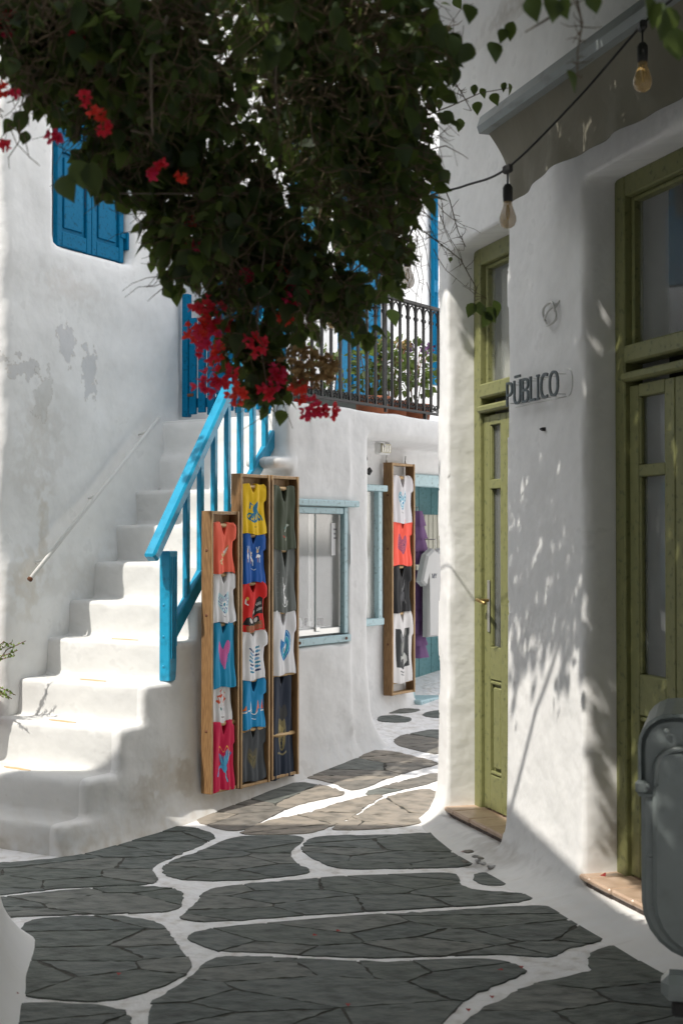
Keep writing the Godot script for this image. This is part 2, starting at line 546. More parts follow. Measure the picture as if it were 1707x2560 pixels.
	M.cassette = worn(Color(.27, .30, .30), 0.5, noise_tex(0.03, [[0.0, 0.4, 1.0], [srgb(.5, .48, .44), srgb(.9, .9, .9), srgb(1, 1, 1)]], 55, 256), 1.5, null, 0.0, Vector3(0.3, 1, 1))
	M.van = worn(Color(.19, .22, .22), 0.33, noise_tex(0.015, [[0.0, 0.5, 1.0], [srgb(.8, .8, .8), srgb(.95, .95, .95), srgb(1, 1, 1)]], 56, 256), 2.0, M.bump, 0.06)
	M.van.clearcoat_enabled = true
	M.van.clearcoat = 0.35
	M.van.clearcoat_roughness = 0.2
	M.rubber = flat(Color(.02, .02, .02), 0.8)
	M.glass = flat(Color(.9, .95, .93), 0.03)
	M.glass.transparency = BaseMaterial3D.TRANSPARENCY_ALPHA
	M.glass.albedo_color.a = 0.08
	M.door_glass = M.glass.duplicate()
	M.door_glass.metallic_specular = 0.33
	M.amber = flat(Color(.55, .36, .13), 0.05)
	M.amber.transparency = BaseMaterial3D.TRANSPARENCY_ALPHA
	M.amber.albedo_color.a = 0.5
	M.brass = flat(Color(.5, .36, .15), 0.4, 0.9)
	M.paper = flat(Color(.78, .78, .78), 0.7)
	M.ink = flat(Color(.05, .06, .09), 0.7)
	M.purple = flat(Color(.13, .06, .16), 0.85)
	M.knit = flat(Color(.50, .50, .49), 0.9)
	M.louvre = flat(Color(.42, .41, .34), 0.7)
	# stones
	M.stones = []
	var sb := noise_tex(0.012, [], 61, 512, 6)
	for i in 6:
		var base: Color = [Color(.128, .145, .138), Color(.098, .115, .11), Color(.16, .17, .158), Color(.20, .185, .165), Color(.115, .132, .12), Color(.30, .265, .225)][i]  # the last tone is stone with sunlight painted in
		var tx := noise_tex(0.014, [[0.0, 0.3, 0.55, 0.8, 1.0], [srgb(.40, .40, .38), srgb(.66, .67, .65), srgb(.90, .90, .88), srgb(1.0, .98, .94), srgb(1.15, 1.1, 1.05)]], 70 + i, 512, 6)
		var m := worn(base, 0.72, tx, 1.25, sb, 1.2, Vector3(0.8, 1, 1.15))
		m.uv1_world_triplanar = true
		M.stones.append(m)
	M.mortar = worn(Color(.07, .068, .06), 0.95, noise_tex(0.05, [[0.0, 0.5, 1.0], [srgb(.4, .4, .35), srgb(.8, .8, .75), srgb(1, 1, 1)]], 80, 512, 5), 1.5, sb, 1.5)
	# plants
	M.leaves = []
	for c in [Color(.011, .023, .007), Color(.015, .030, .008), Color(.008, .017, .006), Color(.045, .065, .02)]:
		var m := flat(c, 0.55)
		m.metallic_specular = 0.35
		m.backlight_enabled = true
		m.backlight = Color(.16, .22, .05).linear_to_srgb()
		M.leaves.append(m)
	M.bracts = []
	for c in [Color(.66, .035, .09), Color(.74, .075, .05), Color(.60, .03, .14)]:
		var m := flat(c, 0.6)
		m.backlight_enabled = true
		m.backlight = Color(.9, .25, .18)
		M.bracts.append(m)
	M.petal = flat(Color(.30, .025, .02), 0.7)
	M.dry = flat(Color(.30, .20, .09), 0.8)
	M.dry.backlight_enabled = true
	M.dry.backlight = Color(.5, .4, .25)
	M.twig = flat(Color(.12, .085, .05), 0.85)
	M.branch = flat(Color(.13, .105, .08), 0.85)
	M.succulent = flat(Color(.16, .24, .05), 0.5)
	M.stem = flat(Color(.14, .05, .03), 0.6)

# ------------------------------------------------------------------ prints on the shirts
func ell(im: Image, cx: float, cy: float, rx: float, ry: float, c: Color, ang := 0.0) -> void:
	var R := maxf(rx, ry) + 1.0
	for y in range(maxi(0, int(cy - R)), mini(im.get_height(), int(cy + R) + 1)):
		for x in range(maxi(0, int(cx - R)), mini(im.get_width(), int(cx + R) + 1)):
			var d := Vector2(x + 0.5 - cx, y + 0.5 - cy).rotated(-ang)
			if (d.x / rx) * (d.x / rx) + (d.y / ry) * (d.y / ry) <= 1.0:
				im.set_pixel(x, y, c)

func ink_line(im: Image, pts: Array, w: float, c: Color) -> void:
	for i in range(0, pts.size() - 2, 2):
		var a := Vector2(pts[i], pts[i + 1])
		var b := Vector2(pts[i + 2], pts[i + 3])
		var n := int(a.distance_to(b)) * 2 + 1
		for k in n + 1:
			var p := a.lerp(b, float(k) / n)
			ell(im, p.x, p.y, w, w, c)

func poly_fill(im: Image, pts: Array, c: Color) -> void:
	var pv := PackedVector2Array()
	for i in range(0, pts.size(), 2):
		pv.append(Vector2(pts[i], pts[i + 1]))
	for y in im.get_height():
		for x in im.get_width():
			if Geometry2D.is_point_in_polygon(Vector2(x + 0.5, y + 0.5), pv):
				im.set_pixel(x, y, c)

func caption(im: Image, cx: float, y: float, w: float, c: Color) -> void:
	var x := cx - w
	while x < cx + w:
		ink_line(im, [x, y, x, y + 2.5], 0.5, c)
		x += 2.0

func print_image(id: int, base: Color) -> Image:
	var im := Image.create(96, 144, false, Image.FORMAT_RGB8)
	im.fill(base)
	var W := Color(.95, .95, .95)
	match id:
		0:
			for i in 16:
				ell(im, 52 - i * 1.3 + 4 * sin(i * 0.9), 70 + i * 3.2, 6.5 - i * 0.2, 2.2, Color(.85, .68, .42) if i % 2 else Color(.95, .85, .7))
			ell(im, 55, 66, 8, 7, Color(.96, .9, .88))
			ink_line(im, [58, 60, 66, 66, 64, 78], 1.4, Color(.75, .5, .25))
		1:
			ell(im, 50, 78, 24, 32, Color(.72, .86, .9))
			for i in 28:
				var a := TAU * i / 28.0
				ink_line(im, [50 + 11 * cos(a), 78 + 13 * sin(a), 50 + 20 * cos(a), 78 + 22 * sin(a)], 1.0, Color(.45, .42, .66) if i % 2 else W)
			ell(im, 50, 78, 9, 11, W)
			ell(im, 50, 78, 4, 7, Color(.05, .55, .68))
			ell(im, 54, 50, 4, 3, Color(.2, .22, .5))
			ell(im, 46, 106, 4, 3, Color(.2, .22, .5))
			caption(im, 46, 120, 6, Color(.6, .6, .62))
		2:
			ell(im, 38, 56, 13, 18, Color(.87, .42, .68), -0.2)
			ell(im, 56, 56, 13, 18, Color(.87, .42, .68), 0.2)
			poly_fill(im, [28, 62, 66, 60, 52, 96, 46, 98], Color(.87, .42, .68))
			for i in 15:
				ink_line(im, [30, 40 + i * 4, 64, 42 + i * 4], 0.5, Color(.74, .36, .66) if 40 + i * 4 < 88 else base)
		3:
			for q in [[46, 60], [36, 82], [64, 80]]:
				ell(im, q[0], q[1], 8, 4.5, Color(.86, .33, .2), -0.4)
				ink_line(im, [q[0] + 4, q[1] - 3, q[0] - 3, q[1] - 14, q[0] + 3, q[1] - 20], 1.6, Color(.85, .36, .26))
				ink_line(im, [q[0], q[1] + 4, q[0] + 1, q[1] + 18], 0.7, Color(.85, .5, .45))
			ell(im, 62, 52, 2.5, 5, Color(.45, .5, .2))
			ell(im, 46, 100, 3, 5, Color(.2, .5, .5))
			ell(im, 60, 106, 2.5, 5, Color(.4, .3, .5))
			caption(im, 50, 124, 8, Color(.55, .5, .5))
		4:
			for i in 9:
				ink_line(im, [46 + i, 92, 34 + i * 6, 56 + absf(i - 4) * 3], 2.2, Color(.35, .75, .85) if i % 2 else Color(.2, .5, .75))
			ell(im, 50, 92, 12, 8, Color(.25, .62, .8), 0.5)
			ink_line(im, [42, 90, 30, 100, 20, 112], 2.4, Color(.35, .65, .85))
			ink_line(im, [56, 96, 54, 112, 58, 124], 2.0, Color(.3, .7, .8))
			ink_line(im, [30, 60, 40, 46, 60, 46, 72, 62, 74, 84], 1.2, Color(.92, .7, .3))
		5:
			ell(im, 54, 58, 10, 15, Color(.08, .45, .62))
			for i in 7:
				var s := (i - 3) * 6.0
				ink_line(im, [54 + s * 0.3, 70, 52 + s, 82, 50 + s * 1.5, 94 + 6 * sin(i * 2.0), 56 + s * 1.4, 102, 62 + s, 98], 2.0, Color(.1, .42, .66) if i % 2 else Color(.1, .5, .58))
			ink_line(im, [34, 66, 36, 46, 44, 44], 1.8, Color(.1, .42, .66))
			caption(im, 50, 116, 4, Color(.6, .5, .1))
		6:
			for i in 3:
				var x: float = [24.0, 42.0, 66.0][i]
				ell(im, x, 66, 4 + i * 2.5, 9 - i * 2, W)
				ell(im, x - 2, 52, 4, 6, Color(.88, .75, .55))
				ink_line(im, [x - 4, 46, x - 6, 38], 1.0, W)
				ink_line(im, [x + 1, 46, x + 3, 38], 1.0, W)
				ink_line(im, [x - 2, 70, x - 2, 84], 1.5, Color(.8, .5, .35))
				ink_line(im, [x + 3 + i, 70, x + 3 + i, 84], 1.5, W)
			caption(im, 48, 98, 7, Color(.8, .85, .9))
		7:
			poly_fill(im, [44, 66, 72, 46, 84, 52, 84, 96, 40, 96], Color(.09, .08, .08))
			poly_fill(im, [4, 124, 18, 102, 50, 98, 66, 104, 70, 126], Color(.09, .08, .08))
			for i in 6:
				ink_line(im, [14, 128 + i * 3, 76, 118 + i * 4], 1.2, Color(.55, .45, .3))
			ell(im, 34, 110, 6, 8, Color(.85, .82, .8))
			ell(im, 56, 110, 5, 7, Color(.85, .82, .8))
			ell(im, 50, 78, 4, 7, Color(.85, .82, .8))
			for i in 5:
				ink_line(im, [60 + i * 4, 66 - i, 62 + i * 4, 72 - i], 0.9, W)
				ink_line(im, [62 + i * 4, 88 - i, 64 + i * 4, 82 - i], 0.9, W)
			ink_line(im, [20, 50, 18, 62, 24, 66], 2.0, W)
			ell(im, 24, 48, 4, 5, Color(.9, .75, .3))
		8:
			for r in 7:
				for c in 2:
					var y := 52.0 + r * 11
					var col: Color = [Color(.16, .25, .42), Color(.3, .58, .74), Color(.18, .5, .62), Color(.45, .65, .8)][(r * 3 + c * 2) % 4]
					var x := 36.0 + c * 26 + 2 * sin(r * 2.0)
					ell(im, x, y, 8 - r % 3, 3.4 + r % 2, col)
					poly_fill(im, [x + 5, y, x + 11, y - 4, x + 11, y + 4], col)
		9:
			poly_fill(im, [38, 88, 40, 52, 45, 88], W)
			poly_fill(im, [54, 90, 66, 64, 70, 90], Color(.9, .5, .4))
			poly_fill(im, [80, 92, 90, 62, 94, 92], Color(.9, .42, .32))
			poly_fill(im, [4, 90, 16, 74, 18, 90], Color(.9, .45, .2))
			for q in [[44, 94, 18], [86, 96, 8], [10, 95, 9]]:
				ink_line(im, [q[0] - q[2], q[1], q[0] + q[2], q[1]], 2.0, Color(.92, .9, .88))
			caption(im, 50, 104, 14, Color(.3, .5, .65))
			caption(im, 48, 112, 6, W)
		10:
			ell(im, 48, 76, 18, 28, Color(.33, .32, .26))
			ell(im, 46, 80, 12, 18, Color(.42, .39, .26))
			ink_line(im, [46, 68, 46, 96], 1.5, Color(.2, .2, .18))
			ink_line(im, [36, 76, 42, 78], 1.5, Color(.2, .2, .18))
			ink_line(im, [50, 78, 56, 76], 1.5, Color(.2, .2, .18))
		11:
			ell(im, 58, 88, 10, 3.5, Color(.75, .78, .74))
			ell(im, 52, 78, 6, 2.4, Color(.3, .5, .48))
			ell(im, 44, 104, 5, 2.8, Color(.65, .28, .2))
			ell(im, 52, 112, 6, 4, Color(.55, .58, .5))
		12:
			ink_line(im, [48, 66, 46, 78, 48, 92, 44, 118], 2.0, W)
			ink_line(im, [48, 90, 54, 104, 52, 120], 1.6, W)
			ink_line(im, [40, 58, 44, 70, 52, 70, 58, 60], 1.2, W)
			ell(im, 48, 62, 4, 5, Color(.9, .9, .9))
			for i in 50:
				ell(im, 44 + 22 * sin(i * 2.4), 48 + fmod(i * 7.3, 70.0), 0.8, 0.8, Color(.6, .62, .62))
			ink_line(im, [36, 124, 42, 128, 48, 122], 1.2, W)
			ink_line(im, [54, 126, 60, 124, 62, 118], 1.2, W)
		13:
			ell(im, 50, 76, 22, 31, Color(.1, .48, .74), 0.25)
			ell(im, 51, 80, 15, 21, Color(.9, .95, .97), 0.25)
			ell(im, 51, 80, 14, 20, Color(.16, .65, .74), 0.25)
			ell(im, 50, 78, 9, 12, Color(.12, .5, .76), 0.2)
			ell(im, 49, 77, 7, 9, W)
			ell(im, 48, 78, 3, 6, Color(.12, .14, .16))
			ink_line(im, [60, 50, 70, 64, 70, 92, 60, 106], 1.0, Color(.75, .88, .95))
		14:
			ell(im, 46, 80, 16, 24, Color(.46, .42, .28))
			ell(im, 52, 50, 18, 9, Color(.2, .2, .2), 0.6)
			ell(im, 44, 82, 10, 17, Color(.6, .55, .36))
			ink_line(im, [36, 78, 42, 80, 46, 100, 50, 80, 56, 78], 1.4, Color(.1, .14, .2))
			caption(im, 44, 108, 18, Color(.5, .46, .34))
		15:
			ell(im, 50, 64, 20, 26, Color(.55, .75, .82))
			for i in 24:
				var a := TAU * i / 24.0
				ell(im, 50 + 15 * cos(a), 64 + 20 * sin(a), 1.8, 2.2, W if i % 2 else Color(.2, .28, .5))
			ell(im, 50, 64, 8, 9, W)
			ell(im, 52, 64, 4.5, 5.5, Color(.05, .5, .68))
			caption(im, 48, 100, 5, Color(.6, .6, .6))
		16:
			ell(im, 48, 72, 22, 29, Color(.62, .3, .42))
			for i in 40:
				ell(im, 48 + 17 * sin(i * 2.4) * sqrt(i / 40.0), 72 + 24 * cos(i * 2.4) * sqrt(i / 40.0), 1.4, 1.4, Color(.85, .45, .42))
			ell(im, 56, 72, 2.5, 3.5, Color(.1, .15, .2))
		17:
			ell(im, 54, 58, 7, 7, Color(.42, .42, .43))
			poly_fill(im, [48, 54, 47, 44, 53, 52], Color(.42, .42, .43))
			poly_fill(im, [57, 52, 62, 44, 61, 55], Color(.42, .42, .43))
			ell(im, 52, 86, 6, 19, Color(.36, .36, .37))
			ink_line(im, [50, 100, 44, 116, 40, 124], 2.0, Color(.3, .3, .3))
			ink_line(im, [56, 100, 60, 118], 2.0, Color(.3, .3, .3))
		18:
			for y in range(34, 112):
				for x in range(20, 78):
					im.set_pixel(x, y, Color(.2, .21, .21))
			ell(im, 46, 46, 10, 10, Color(.5, .5, .5))
			ell(im, 48, 66, 11, 18, Color(.38, .39, .38), 0.15)
			ell(im, 48, 62, 4, 14, Color(.6, .6, .58), 0.1)
			ell(im, 54, 94, 16, 12, Color(.72, .72, .7), 0.4)
			ell(im, 48, 96, 6, 8, Color(.15, .15, .15))
			ell(im, 66, 42, 4, 8, Color(.52, .52, .5), 0.2)
			caption(im, 44, 118, 11, Color(.45, .45, .45))
			caption(im, 42, 124, 7, Color(.55, .55, .55))
	return im
# ------------------------------------------------------------------ paving
func clip_half(poly: PackedVector2Array, p: Vector2, n: Vector2) -> PackedVector2Array:
	var out := PackedVector2Array()
	for i in poly.size():
		var a := poly[i]
		var b := poly[(i + 1) % poly.size()]
		var da := (a - p).dot(n)
		var db := (b - p).dot(n)
		if da >= 0.0:
			out.append(a)
		if (da >= 0.0) != (db >= 0.0):
			out.append(a.lerp(b, da / (da - db)))
	return out

func area(poly: PackedVector2Array) -> float:
	var s := 0.0
	for i in poly.size():
		s += poly[i].cross(poly[(i + 1) % poly.size()])
	return absf(s) * 0.5

func split_stones(poly: PackedVector2Array, want: float, out: Array) -> void:
	# irregular flags: cells round scattered seeds, stretched along the lane's width
	var lo := Vector2(1e9, 1e9)
	var hi := -lo
	for p in poly:
		lo = lo.min(p)
		hi = hi.max(p)
	var n := maxi(1, int(round(area(poly) / want)))
	var K := Vector2(1.0, 1.75).rotated(0.0)
	var seeds := []
	var tries := 0
	while seeds.size() < n and tries < 600:
		tries += 1
		var p := Vector2(rng.randf_range(lo.x, hi.x), rng.randf_range(lo.y, hi.y))
		if not Geometry2D.is_point_in_polygon(p, poly):
			continue
		var ok := true
		for q in seeds:
			if ((p - q) * K).length() < 0.72 * sqrt(want * 1.75) * (0.6 + 0.5 * rng.randf()):
				ok = false
		if ok or tries > 400:
			seeds.append(p)
	for a in seeds:
		var c := poly
		for b in seeds:
			if a == b or c.size() < 3:
				continue
			var d: Vector2 = (a - b) * K * K
			c = clip_half(c, (a + b) * 0.5, d.normalized())
		if c.size() >= 3 and area(c) > 0.003:
			out.append(c)

func smooth_poly(poly: PackedVector2Array) -> PackedVector2Array:
	var out := PackedVector2Array()
	for i in poly.size():
		var a := poly[i]
		var b := poly[(i + 1) % poly.size()]
		out.append(a.lerp(b, 0.25))
		out.append(a.lerp(b, 0.75))
	return out

func rough_poly(poly: PackedVector2Array, step: float, amp: float) -> PackedVector2Array:
	var out := PackedVector2Array()
	for i in poly.size():
		var a := poly[i]
		var b := poly[(i + 1) % poly.size()]
		var n := maxi(1, int(a.distance_to(b) / step))
		var nn := (b - a).normalized().orthogonal()
		for k in n:
			var p := a.lerp(b, float(k) / n)
			out.append(p + nn * amp * wob.get_noise_2d(p.x * 9.0, p.y * 9.0) + nn * amp * 0.6 * wob.get_noise_2d(p.x * 31.0, p.y * 31.0))
	return out

func ground_slab(poly: PackedVector2Array, bottom: float, top: float, bevel: float, tilt: Vector2) -> ArrayMesh:
	var st := st0()
	st.set_smooth_group(-1)
	var n := poly.size()
	var c := Vector2.ZERO
	for p in poly:
		c += p
	c /= n
	var inner := Geometry2D.offset_polygon(poly, -bevel)
	var top_poly: PackedVector2Array = poly if inner.is_empty() else inner[0]
	if Geometry2D.triangulate_polygon(top_poly).is_empty():
		top_poly = poly
	var h := func(p: Vector2, e: float) -> Vector3:
		return Vector3(p.x, lane_h(p.x, p.y) + e + (p - c).dot(tilt), p.y)
	var idx := Geometry2D.triangulate_polygon(top_poly)
	for i in range(0, idx.size(), 3):
		var a: Vector3 = h.call(top_poly[idx[i]], top)
		tri(st, a, h.call(top_poly[idx[i + 1]], top), h.call(top_poly[idx[i + 2]], top), a - Vector3(0, 5, 0))
	# rim: from each outline point to the nearest point of the inner outline
	var near := PackedInt32Array()
	for p in poly:
		var best := 0
		for k in top_poly.size():
			if p.distance_squared_to(top_poly[k]) < p.distance_squared_to(top_poly[best]):
				best = k
		near.append(best)
	for i in n:
		var j := (i + 1) % n
		var a: Vector3 = h.call(poly[i], top - bevel)
		var b: Vector3 = h.call(poly[j], top - bevel)
		var mid := Vector3(c.x, a.y - 0.2, c.y)
		quad(st, h.call(poly[i], bottom), h.call(poly[j], bottom), b, a, mid)
		var m := near[i]
		var guard := 0
		tri(st, a, b, h.call(top_poly[m], top), mid)
		while m != near[j] and guard < 12:
			var m2 := (m + 1) % top_poly.size()
			if (near[j] - m + top_poly.size()) % top_poly.size() > top_poly.size() / 2:
				m2 = (m + top_poly.size() - 1) % top_poly.size()
			tri(st, b, h.call(top_poly[m], top), h.call(top_poly[m2], top), mid)
			m = m2
			guard += 1
	return done(st)

func grow(poly: PackedVector2Array, by: float) -> PackedVector2Array:
	var g := Geometry2D.offset_polygon(poly, by)
	return poly if g.is_empty() else g[0]

func build_ground() -> void:
	var gx := PackedFloat32Array()
	var gz := PackedFloat32Array()
	for v in [-60.0, -20.0, -8.0, -4.0]: gx.append(v)
	for i in 56: gx.append(-2.8 + i * 0.1)
	for v in [4.0, 8.0, 20.0, 60.0]: gx.append(v)
	for v in [-80.0, -40.0, -22.0, -16.0]: gz.append(v)
	for i in 110: gz.append(-13.0 + i * 0.1)
	for v in [-1.0, 1.0, 5.0, 20.0, 60.0]: gz.append(v)
	var st := st0()
	st.set_smooth_group(1)
	var hh := func(x: float, z: float) -> Vector3:
		return Vector3(x, lane_h(x, z) + 0.0008 * wob.get_noise_2d(x * 2.0, z * 2.0), z)
	for j in gz.size() - 1:
		for i in gx.size() - 1:
			var a: Vector3 = hh.call(gx[i], gz[j])
			quad(st, a, hh.call(gx[i + 1], gz[j]), hh.call(gx[i + 1], gz[j + 1]), hh.call(gx[i], gz[j + 1]), a - Vector3(0, 9, 0))
	var g := mi("ground", done(st, true), M.ground)
	g.set_meta("kind", "structure")
	tag(g, "whitewashed ground of the lane, its broad joints showing between slate beds", "ground")
	var lane := thing("paved_lane", "dark slate flagstones set in beds between whitewashed joints", "paving")
	lane.set_meta("kind", "structure")
	var cells := [
		[-1.89,6.71,-1.62,6.77,-1.42,6.85,-1.23,6.97,-1.13,7.28,-1.02,7.48,-0.9,7.52,-0.75,7.49,-0.67,7.36,-0.67,7.29,-0.83,6.95,-0.9,6.75,-0.91,6.68,-0.85,6.47,-0.85,6.41,-0.95,6.38,-1.24,6.34,-1.46,6.23,-1.72,6.12],
		[-1.71,6.05,-1.44,6.14,-1.23,6.25,-0.97,6.32,-0.81,6.32,-0.73,6.28,-0.7,6.17,-0.69,6.01,-0.73,5.94,-0.78,5.93,-1.03,5.9,-1.28,5.87,-1.36,5.85,-1.61,5.73],
		[-1.26,5.8,-0.96,5.85,-0.79,5.78,-0.73,5.71,-0.68,5.56,-0.6,5.31,-0.56,5.18,-0.57,5.05,-0.63,4.95,-0.71,4.85,-0.79,4.79,-0.94,4.81,-1.11,4.87,-1.17,5.13,-1.22,5.39,-1.25,5.64],
		[-1.1,4.74,-0.93,4.74,-0.79,4.71,-0.72,4.67,-0.69,4.57,-0.66,4.36,-1.04,4.36,-1.09,4.61],
		[-0.82,6.71,-0.81,6.82,-0.66,7.07,-0.56,7.31,-0.4,7.35,-0.21,7.34,-0.22,7.24,-0.27,7.07,-0.27,6.97,-0.23,6.77,-0.16,6.65,-0.18,6.59,-0.44,6.47,-0.66,6.47,-0.73,6.5,-0.79,6.56],
		[-0.18,7.14,-0.16,7.28,-0.06,7.35,0.21,7.34,0.45,7.39,0.5,7.39,0.55,7.21,0.63,6.9,0.6,6.73,0.27,6.71,-0.01,6.69,-0.1,6.87,-0.17,7.03],
		[-0.59,6.17,-0.56,6.3,-0.43,6.36,-0.19,6.45,0.05,6.53,0.26,6.55,0.5,6.59,0.51,6.5,0.51,6.36,0.56,6.26,0.72,6.22,0.81,6.19,0.79,6.11,0.66,6.06,0.37,6,0.24,5.97,-0.15,5.89,-0.51,5.78,-0.62,5.8,-0.64,5.83,-0.61,5.97,-0.59,6.09],
		[-0.58,5.56,-0.5,5.66,-0.26,5.73,0.11,5.85,0.36,5.89,0.55,5.94,0.76,5.99,0.86,5.98,0.94,5.89,0.99,5.78,1.02,5.58,1,5.53,0.94,5.47,0.82,5.39,0.78,5.3,0.72,5.31,0.58,5.34,0.44,5.32,0.15,5.29,0.08,5.29,-0.13,5.31,-0.29,5.37,-0.43,5.37,-0.49,5.41,-0.55,5.49],
		[-0.61,4.74,-0.58,4.85,-0.51,5.02,-0.47,5.24,-0.4,5.27,-0.24,5.25,-0.02,5.22,0.15,5.19,0.26,5.21,0.49,5.24,0.59,5.21,0.65,5.12,0.61,5.06,0.52,4.96,0.41,4.84,0.34,4.67,0.26,4.46,0.18,4.28,-0.55,4.33,-0.6,4.55],
		[0.41,4.57,0.49,4.69,0.61,4.87,0.73,4.99,0.9,5.08,0.92,5.13,0.92,5.25,0.97,5.35,1.06,5.43,1.12,5.4,1.15,5.23,1.17,5.16,1.18,4.88,1.13,4.28,0.32,4.28],
		[-0.78,7.66,-0.7,7.83,-0.5,8.16,-0.45,8.26,-0.28,8.43,-0.12,8.36,-0.01,8.23,0.02,8.16,-0.06,8.1,-0.26,7.95,-0.42,7.66,-0.48,7.52,-0.55,7.45,-0.64,7.49,-0.74,7.6],
		[-0.52,7.44,-0.39,7.66,-0.19,7.77,0.01,8.01,0.15,8.13,0.25,8.16,0.15,7.98,0.06,7.71,-0.09,7.49,-0.18,7.41,-0.34,7.39,-0.5,7.39],
		[-0.06,7.52,0.11,7.77,0.2,8.01,0.31,8.16,0.56,8.33,0.52,7.74,0.43,7.6,0.22,7.5,-0.02,7.47],
		[-0.24,8.6,-0.03,8.89,0.13,9.16,0.29,9.2,0.6,8.89,0.59,8.82,0.34,8.6,0.19,8.39,0.1,8.26,0.04,8.26,-0.06,8.43,-0.21,8.53],
		[0.35,9.5,0.44,9.63,0.71,9.85,0.67,9.04,0.48,9.2,0.37,9.33],
		[0.13,8.2,0.28,8.36,0.6,8.68,0.59,8.45,0.31,8.23,0.18,8.13],
		[0.31,10.34,0.44,10.44,0.59,10.41,0.5,10.3,0.34,10.28],
		[0.26,10.19,0.4,10.21,0.51,10.09,0.44,9.98,0.26,10.02],
		[0.58,10.27,0.73,10.41,0.73,10.11,0.61,10.18],
		[0.63,6.56,0.68,6.6,0.78,6.44,0.69,6.38,0.62,6.42]
	]
	for ci in cells.size():
		var poly := PackedVector2Array()
		for i in range(0, cells[ci].size(), 2):
			poly.append(Vector2(cells[ci][i], -cells[ci][i + 1]))
		var A := area(poly)
		var wide := 0.021 if ci < 10 or ci > 18 else 0.006
		var bed_poly := rough_poly(grow(smooth_poly(smooth_poly(poly)), wide - 0.003), 0.03, 0.012)
		if Geometry2D.is_polygon_clockwise(bed_poly):
			bed_poly.reverse()
		var lo_z := 1e9
		var hi_z := -1e9
		for p in bed_poly:
			lo_z = minf(lo_z, p.y)
			hi_z = maxf(hi_z, p.y)
		# beds follow the ground where it begins to climb
		var strips := 1 if lo_z > -6.9 or hi_z < -7.75 else int(ceil((hi_z - lo_z) / 0.16))
		for k in strips:
			var pieces := [bed_poly]
			if strips > 1:
				var z0 := lo_z + (hi_z - lo_z) * k / strips
				var z1 := lo_z + (hi_z - lo_z) * (k + 1) / strips
				pieces = Geometry2D.intersect_polygons(bed_poly, PackedVector2Array([Vector2(-9, z0), Vector2(9, z0), Vector2(9, z1), Vector2(-9, z1)]))
			for piece in pieces:
				if Geometry2D.is_polygon_clockwise(piece):
					piece.reverse()
				var bed := ground_slab(piece, -0.01, 0.0028, 0.0004, Vector2.ZERO)
				if bed:
					mi("mortar_bed", bed, M.mortar, lane)
		var raw := smooth_poly(smooth_poly(poly))
		var grown := Geometry2D.offset_polygon(raw, wide + 0.006)
		if not grown.is_empty():
			raw = grown[0]
		if Geometry2D.is_polygon_clockwise(raw):
			raw.reverse()
		var stones := []
		split_stones(raw, 0.062 if A > 0.25 else 0.05, stones)
		for s in stones:
			var ins := Geometry2D.offset_polygon(s, -rng.randf_range(0.002, 0.0085))
			if ins.is_empty() or area(ins[0]) < 0.002:
				continue
			var sp := rough_poly(ins[0], 0.028, 0.014)
			if Geometry2D.is_polygon_clockwise(sp):
				sp.reverse()
			if Geometry2D.triangulate_polygon(sp).is_empty():
				sp = ins[0]
			var k := rng.randi() % 12
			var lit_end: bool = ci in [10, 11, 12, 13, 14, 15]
			k = [0, 1, 2, 0, 4, 1, 2, 4, 0, 4, 2, 0][k] if not lit_end else 5 if ci in [11, 12] else [3, 2, 5, 3, 2, 3, 5, 3, 2, 3, 5, 3][k]  # stones at this end are paler: sunlight painted into their colour
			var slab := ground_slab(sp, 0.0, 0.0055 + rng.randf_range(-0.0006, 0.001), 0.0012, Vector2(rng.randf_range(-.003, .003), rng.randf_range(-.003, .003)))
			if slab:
				mi("paving_stone", slab, M.stones[k], lane)

